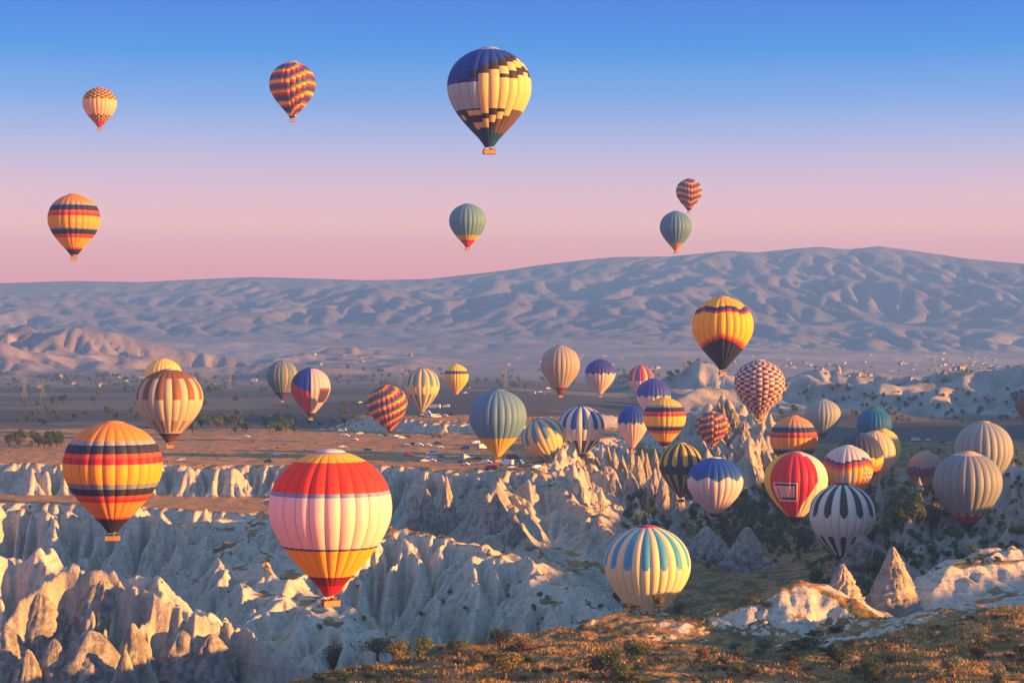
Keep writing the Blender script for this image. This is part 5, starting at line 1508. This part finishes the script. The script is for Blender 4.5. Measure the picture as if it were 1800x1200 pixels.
for i, (px, py, kind, paint) in enumerate([(714, 784, 'sedan', 'w'), (725, 783, 'suv', 'k'), (737, 784, 'suv', 'w'), (752, 784, 'sedan', 'w'), (770, 781, 'suv', 'g'), (772, 788, 'sedan', 'w'), (706, 797, 'sedan', 'w')]):
    vehicle(px, py, kind, paint, {'w': 'white car', 'k': 'black car', 'g': 'dark green car'}[paint] + ' in the middle parking row on the plateau', 'middle parking row')
for i, (px, py, kind, paint) in enumerate([(753, 806, 'sedan', 'w'), (747, 812, 'sedan', 'w'), (759, 811, 'sedan', 'w'), (806, 805, 'sedan', 'c'), (825, 807, 'van', 'w'), (817, 818, 'sedan', 'w'), (844, 817, 'sedan', 'c'), (856, 814, 'suv', 'w'), (790, 806, 'sedan', 'c'), (838, 808, 'suv', 'k'), (812, 815, 'suv', 'k'), (920, 822, 'suv', 'k'), (929, 821, 'suv', 'b')]):
    vehicle(px, py, kind, paint, {'w': 'white vehicle', 'k': 'black vehicle', 'c': 'cream vehicle', 'b': 'dark blue vehicle'}[paint] + ' in the lowest parking row near the plateau rim', 'lowest parking row')
for i, (px, py, kind, paint) in enumerate([(762, 718, 'bus', 'w'), (784, 716, 'van', 'w'), (750, 728, 'van', 'w'), (753, 733, 'van', 'w'), (768, 734, 'van', 'w'), (740, 733, 'sedan', 'b'), (782, 732, 'sedan', 'w'), (793, 730, 'suv', 'k'), (730, 735, 'suv', 'b'), (937, 692, 'van', 'w'), (964, 684, 'van', 'w'), (950, 690, 'sedan', 'w'), (975, 690, 'suv', 'k'), (958, 693, 'sedan', 'r')]):
    vehicle(px, py, kind, paint, ({'w': 'white ', 'k': 'black ', 'b': 'blue ', 'r': 'red '}[paint] + {'bus': 'coach', 'van': 'minibus', 'sedan': 'car', 'suv': 'off road car'}[kind] + (' beside the cream petalled balloon on the upper plateau' if px < 850 else ' at the foot of the beige balloon')), 'vehicles on the upper plateau', dmin=1000)

ordinals('row along the upper track', 'parked vehicle, %s from the left in the row on the upper track below the crowd')
ordinals('middle parking row', 'parked car, %s from the left in the middle parking row on the plateau')
ordinals('lowest parking row', 'parked vehicle, %s from the left in the lowest row near the plateau rim')
# ------------------------------------------------------------------ people
def person_mesh(name, arms):
    me = bpy.data.meshes.new(name)
    P = [(0, 0, .95), (0, 0, 1.15), (0, 0, 1.38), (0, 0, 1.50), (0, .01, 1.58), (0, .015, 1.70),
         (.19, 0, 1.40), (.25, .02, 1.14), arms, (-.19, 0, 1.40), (-.25, .02, 1.14), (-arms[0], arms[1], arms[2]),
         (.10, 0, .90), (.11, -.02, .50), (.12, .02, .09), (.13, -.14, .04), (-.10, 0, .90), (-.11, -.02, .50), (-.12, .02, .09), (-.13, -.14, .04)]
    E = [(0, 1), (1, 2), (2, 3), (3, 4), (4, 5), (2, 6), (6, 7), (7, 8), (2, 9), (9, 10), (10, 11), (0, 12), (12, 13), (13, 14), (14, 15), (0, 16), (16, 17), (17, 18), (18, 19)]
    rad = [.15, .15, .17, .06, .09, .085, .08, .055, .04, .08, .055, .04, .10, .075, .05, .045, .10, .075, .05, .045]
    me.from_pydata(P, E, [])
    o = bpy.data.objects.new('tmp_person', me); COL.objects.link(o)
    sk = o.modifiers.new('skin', 'SKIN')
    for i, sv in enumerate(me.skin_vertices[0].data):
        sv.radius = (rad[i], rad[i] * (0.72 if i < 3 else 1)); sv.use_root = i == 0
    ss = o.modifiers.new('sub', 'SUBSURF'); ss.levels = 1; ss.render_levels = 1
    dg = bpy.context.evaluated_depsgraph_get()
    m2 = bpy.data.meshes.new_from_object(o.evaluated_get(dg)); m2.name = name
    bpy.data.objects.remove(o)
    return m2
def person_mat(name, top, legs):
    m, n, p = mat_new(name); b = NB(n)
    oz = b.new('SeparateXYZ'); n.links.new(b.new('TexCoord').outputs['Object'], oz.inputs[0])
    z = oz.outputs[2]
    c = b.mix(b.step(z, 0.93, 0.95), legs, top)
    c = b.mix(b.step(z, 1.47, 1.49), c, (0.45, 0.28, 0.2))
    c = b.mix(b.step(z, 1.66, 1.68), c, (0.03, 0.02, 0.015))
    n.links.new(c, p.inputs['Base Color'])
    return m
PBODY = [person_mesh('person_body', (.24, -.16, 1.02)), person_mesh('person_body', (.27, -.02, .90))]
PMATS = [person_mat('clothes_%d' % i, t, l) for i, (t, l) in enumerate([((.05, .06, .12), (.03, .03, .04)), ((.45, .05, .05), (.05, .06, .1)), ((.6, .58, .55), (.06, .05, .05)), ((.06, .06, .06), (.04, .05, .09)), ((.35, .22, .08), (.05, .05, .05)), ((.10, .2, .35), (.08, .07, .06))])]
PM = [[m.copy() for m in PBODY] for _ in PMATS]
for row, mt in zip(PM, PMATS):
    for m in row: m.materials.clear(); m.materials.append(mt); m.polygons.foreach_set('use_smooth', [True] * len(m.polygons))
def person(loc, rz, label, group=None, k=None):
    k = random.randrange(len(PM)) if k is None else k
    o = bpy.data.objects.new('person', PM[k][random.randrange(2)]); COL.objects.link(o)
    o.location = loc; o.rotation_euler.z = rz
    s = random.uniform(0.94, 1.04); o.scale = (s, s, s)
    tag(o, label, 'person', group)
    return o
p = hit(945, 1114); person(p, 0.4, 'person in dark clothes standing at the edge of the grassy hill before the white cliff', k=3)
for root, px, top, mouth, wpx, D, byaw, kind in BALLOON_LIST:
    if not any(ch.name.startswith('basket') for ch in root.children) or wpx < 88: continue
    L, Wd = {'l': (3.4, 1.7), 'm': (2.7, 1.6)}[kind]
    nm = root['label'].split(',')[0]
    short = ' '.join(nm.split()[:7])
    for k in range(7 if kind == 'l' else 4):
        qx = (-L / 2 + 0.4) + (L - 0.8) * (k / (6 if kind == 'l' else 3)); qy = (-0.45 if k % 2 else 0.35)
        if abs(qx) < 0.2: qx += 0.3
        ca, sa = math.cos(byaw), math.sin(byaw)
        person((root.location.x + qx * ca - qy * sa, root.location.y + qx * sa + qy * ca, root.location.z + 0.13), random.uniform(0, 6.28), ORD[k] + ' passenger in the basket of the ' + ' '.join(w for w in short.split() if w not in ('in', 'over', 'with', 'a', 'the', 'and')), 'balloon passengers')
def crowd(n, x0, x1, y0, y1, label, seed, dmin=880):
    r = random.Random(seed)
    for _ in range(n):
        p = hit(r.uniform(x0, x1), r.uniform(y0, y1), dmin)
        if p: person(p, r.uniform(0, 6.28), label, 'spectators')
crowd(34, 560, 640, 744, 754, 'spectator in the dense crowd left of the tilting rainbow balloon', 1)
crowd(24, 770, 850, 736, 745, 'spectator standing along the eroded bank left of the blue grey balloon', 2, 1000)
crowd(24, 915, 1010, 734, 740, 'spectator on the rim between the blue grey and white petalled balloons', 3, 1000)
crowd(18, 795, 905, 800, 822, 'person among the vehicles at the blue grey balloon', 4)

# ------------------------------------------------------------------ pylons, masts, houses
def pylon_mesh():
    b = MB(); H, w0, w1 = 32.0, 3.2, 0.7
    def wid(z): return w0 + (w1 - w0) * min(1, z / 24)
    lv = [0, 6, 11, 15.5, 19.5, 23, 26, 29, 32]
    for a, c in zip(lv[:-1], lv[1:]):
        for i in range(4):
            s = [(-1, -1), (1, -1), (1, 1), (-1, 1)]; p, q = s[i], s[(i + 1) % 4]
            A = (p[0] * wid(a), p[1] * wid(a), a); B = (p[0] * wid(c), p[1] * wid(c), c); Cc = (q[0] * wid(c), q[1] * wid(c), c); Dd = (q[0] * wid(a), q[1] * wid(a), a)
            b.tube(A, B, 0.22, n=4); b.tube(A, Cc, 0.13, n=4); b.tube(Dd, B, 0.13, n=4)
    body = b.mesh('lattice_tower', STEEL_D)
    arms = []
    for z, l in ((23, 6.5), (26.5, 5.5), (29.5, 4.5)):
        a = MB()
        for s in (-1, 1):
            a.tube((0, 0, z + 1.2), (s * l, 0, z), 0.18, n=4); a.tube((0, 0, z), (s * l, 0, z), 0.18, n=4); a.tube((s * l, 0, z), (s * l, 0, z - 1.6), 0.15, n=4)
        arms.append(a.mesh('cross_arm', STEEL_D))
    return body, arms
STEEL_D = simple_mat('galvanised_steel', (0.16, 0.16, 0.17), 0.6, 0.3)
TOWER, ARMS = pylon_mesh()
for px, bs, lab in [(75, 702, 'power pylon left of the orange and brown balloons'), (42, 698, 'power pylon nearest the left edge'), (404, 684, 'power pylon right of the brown and cream balloon'), (703, 676, 'power pylon left of the cream petalled balloon'), (888, 682, 'power pylon between the yellow and the beige balloon'), (1205, 664, 'power pylon left of the yellow stepped balloon')]:
    p = hit(px, bs, 1500)
    r = empty('power_pylon', p, 0.5); tag(r, lab, 'pylon', 'power line across the plain')
    k = 36.0 * p[1] / F / 32.0; r.scale = (k, k, k)
    obj('lattice_tower', TOWER, r)
    for a in ARMS: obj('cross_arm', a, r)
_b = MB(); _b.tube((0, 0, 0), (0, 0, 40), 1.3, 0.7, 6); MAST = _b.mesh('mast', STEEL_D)
_b = MB()
for z in (18, 27, 34): _b.box((0, 0, z), (4.5, 1.5, 1.2))
MASTA = _b.mesh('antenna', STEEL_D)
for px, h, lab in [(1403, 1.0, 'radio mast standing apart on the mountain top'), (1432, 0.85, 'left radio mast of three close together on the mountain top'), (1436, 0.6, 'short middle radio mast on the mountain top'), (1444, 0.65, 'right radio mast of three on the mountain top')]:
    x, y, _ = W(px, 436, 9500); r = empty('radio_mast', (x, y, gz(x, y) - 2)); r.scale = (h, h, h); tag(r, lab, 'mast', 'masts on the mountain')
    obj('mast', MAST, r); obj('antenna', MASTA, r)
HW = [simple_mat('house_wall_%d' % i, c, 0.9, 0.1, 0.1) for i, c in enumerate([(0.52, 0.47, 0.42), (0.42, 0.36, 0.31), (0.34, 0.29, 0.25)])]
HR = simple_mat('house_roof', (0.30, 0.17, 0.12), 0.9, 0.1)
def house_meshes(k, storeys):
    b = MB(); h = 3.2 * storeys; b.box((0, 0, h / 2), (13, 10, h)); w = b.mesh('wall', HW[k])
    b = MB(); b.add([(-6.9, -5.4, h - .05), (6.9, -5.4, h - .05), (6.9, 5.4, h - .05), (-6.9, 5.4, h - .05), (-3.5, 0, h + 2.6), (3.5, 0, h + 2.6)], [(0, 1, 5, 4), (1, 2, 5), (2, 3, 4, 5), (3, 0, 4), (3, 2, 1, 0)])
    r = b.mesh('roof', HR)
    return w, r
HM = [house_meshes(k, s) for k in range(3) for s in (1, 2)]
def houses(n, x0, x1, y0, y1, label, group, seed, smin=0.45, smax=0.85):
    rr = random.Random(seed)
    for _ in range(n):
        px, py = rr.triangular(x0, x1), rr.uniform(y0, y1)
        p = hit(px, py, 2500)
        if p is None: continue
        w, rf = rr.choice(HM); s = rr.uniform(smin, smax)
        o = empty('house', (p[0], p[1], p[2] - 0.5), rr.uniform(-0.7, 0.7)); o.scale = (s, s, s)
        tag(o, label, 'house', group); obj('wall', w, o); obj('roof', rf, o)
houses(60, 1560, 1800, 618, 655, 'small house in the far town at the right', 'far town at right', 1)
houses(40, 1280, 1600, 610, 655, 'small house scattered in the far town behind the chequered balloon', 'far town behind the chequered balloon', 2)
houses(18, 1380, 1780, 655, 672, 'small house along the near edge of the far town', 'near edge of the far town', 3, 0.5, 0.9)
houses(24, 860, 1200, 625, 655, 'small house on the far plain behind the beige balloon', 'houses on the plain in the middle', 4)
houses(14, 480, 760, 600, 650, 'small far house on the plain above the rainbow balloon', 'houses on the plain at left', 5)
houses(16, 0, 480, 664, 684, 'small house among the far hedges on the left', 'houses among the left hedges', 6)

# ------------------------------------------------------------------ dirt tracks
TRACK = None
def track(name, pts, width, mat):
    P = [hit(px, py, dm) for px, py, dm in pts]
    P = [Vector(p) for p in P if p]
    # finer steps along the line
    q = []
    for a, b in zip(P[:-1], P[1:]):
        n = max(2, int((b - a).length / 3.0))
        q += [a.lerp(b, i / n) for i in range(n)]
    q.append(P[-1])
    v = []
    for i, c in enumerate(q):
        d = (q[min(i + 1, len(q) - 1)] - q[max(i - 1, 0)]); d.z = 0; d.normalize(); nrm = Vector((-d.y, d.x, 0))
        wv = width * (1 + 0.25 * math.sin(i * 0.7))
        for k in (-1, -0.33, 0.33, 1):
            e = c + nrm * (wv * 0.5 * k); v.append((e.x, e.y, gz(e.x, e.y) + 0.22 - 0.12 * (abs(k) == 1)))
    f = [(4 * i + j, 4 * i + j + 1, 4 * i + j + 5, 4 * i + j + 4) for i in range(len(q) - 1) for j in range(3)]
    me = bpy.data.meshes.new(name); me.from_pydata(v, [], f); me.materials.append(mat); me.update()
    o = bpy.data.objects.new(name, me); COL.objects.link(o); o['kind'] = 'structure'
DUST = simple_mat('track_dust', (0.40, 0.30, 0.22), 0.95, 0.05, 0.2, 0.3)
track('dirt_track', [(395, 772, 880), (440, 770, 880), (520, 775, 880), (600, 778, 880), (680, 777, 880), (760, 780, 880), (840, 783, 880)], 7.0, DUST)
track('dirt_track', [(610, 790, 880), (680, 796, 880), (740, 803, 880), (800, 812, 880), (880, 822, 880)], 6.0, DUST)

# ------------------------------------------------------------------ dry grass on the near hill
def grass_field(n, seed):
    r = np.random.default_rng(seed)
    px = r.uniform(-40, 1850, n); D = 300 + 185 * r.random(n) ** 0.75
    x = (px - CX) / F * D
    keep = (D < np.interp(px, FGB[:, 0], FGB[:, 1]) + 2)
    x, y = x[keep], D[keep]
    dens = 1.3 * fbm(x / 13, y / 9, 3) + 0.02
    dk = polydist(x, y, RIDGES[12][0])[0]
    k2 = (dens > r.uniform(-0.35, 0.5, len(x))) & ((dk > 32) | (dk < 5))
    x, y = x[k2], y[k2]
    z = ground(x, y) + NEARM(x, y) - 0.1
    m = len(x); h = r.uniform(0.35, 0.95, m); w = r.uniform(0.10, 0.28, m); a = r.uniform(0, np.pi, m); lx, ly = r.normal(0, 0.25, m), r.normal(0, 0.25, m)
    v = np.stack([np.stack([x - w * np.cos(a), y - w * np.sin(a), z], 1), np.stack([x + w * np.cos(a), y + w * np.sin(a), z], 1), np.stack([x + lx, y + ly, z + h], 1)], 1).reshape(-1, 3)
    me = bpy.data.meshes.new('dry_grass')
    me.vertices.add(len(v)); me.vertices.foreach_set('co', v.astype(np.float32).ravel())
    me.loops.add(len(v)); me.loops.foreach_set('vertex_index', np.arange(len(v), dtype=np.int32))
    me.polygons.add(m); me.polygons.foreach_set('loop_start', np.arange(m, dtype=np.int32) * 3)
    try: me.polygons.foreach_set('loop_total', np.full(m, 3, np.int32))
    except Exception: pass
    gm = leaf_mat('dry_grass_blades', (0.22, 0.12, 0.04), (0.50, 0.32, 0.12))
    gb = NB(gm.node_tree); gp = gb.new('NewGeometry').outputs['Position']; pr = [q for q in gm.node_tree.nodes if q.type == 'BSDF_PRINCIPLED'][0]
    src = pr.inputs['Base Color'].links[0].from_socket
    gm.node_tree.links.new(gb.mix(gb.step(gb.noise(gp, 0.10, 4, 0.6), 0.47, 0.60), src, (0.10, 0.11, 0.03)), pr.inputs['Base Color'])
    me.materials.append(gm); me.update(calc_edges=True)
    o = bpy.data.objects.new('dry_grass', me); COL.objects.link(o)
    tag(o, 'dry straw coloured grass tufts over the near hill', 'grass', None, 'stuff')
grass_field(150000, 4)
# ------------------------------------------------------------------ haze
def haze_box(x0, x1, y0, y1, z0, z1, density):
    v = [(x, y, z) for x in (x0, x1) for y in (y0, y1) for z in (z0, z1)]
    f = [(0, 1, 3, 2), (4, 6, 7, 5), (0, 4, 5, 1), (2, 3, 7, 6), (0, 2, 6, 4), (1, 5, 7, 3)]
    me = bpy.data.meshes.new('haze'); me.from_pydata(v, [], f)
    m = bpy.data.materials.new('haze_air'); m.use_nodes = True
    n = m.node_tree; n.nodes.clear()
    o = n.nodes.new('ShaderNodeOutputMaterial'); pv = n.nodes.new('ShaderNodeVolumePrincipled')
    pv.inputs['Color'].default_value = HAZE_COL
    pv.inputs['Density'].default_value = density
    pv.inputs['Anisotropy'].default_value = 0.0
    n.links.new(pv.outputs[0], o.inputs['Volume'])
    me.materials.append(m)
    ob = bpy.data.objects.new('haze', me); COL.objects.link(ob); ob['kind'] = 'stuff'
    return ob
HAZE_COL = (0.17, 0.42, 1.0, 1)
haze_box(-4050, 4050, -400, 10600, -140, 600, 1.0 / 9000)
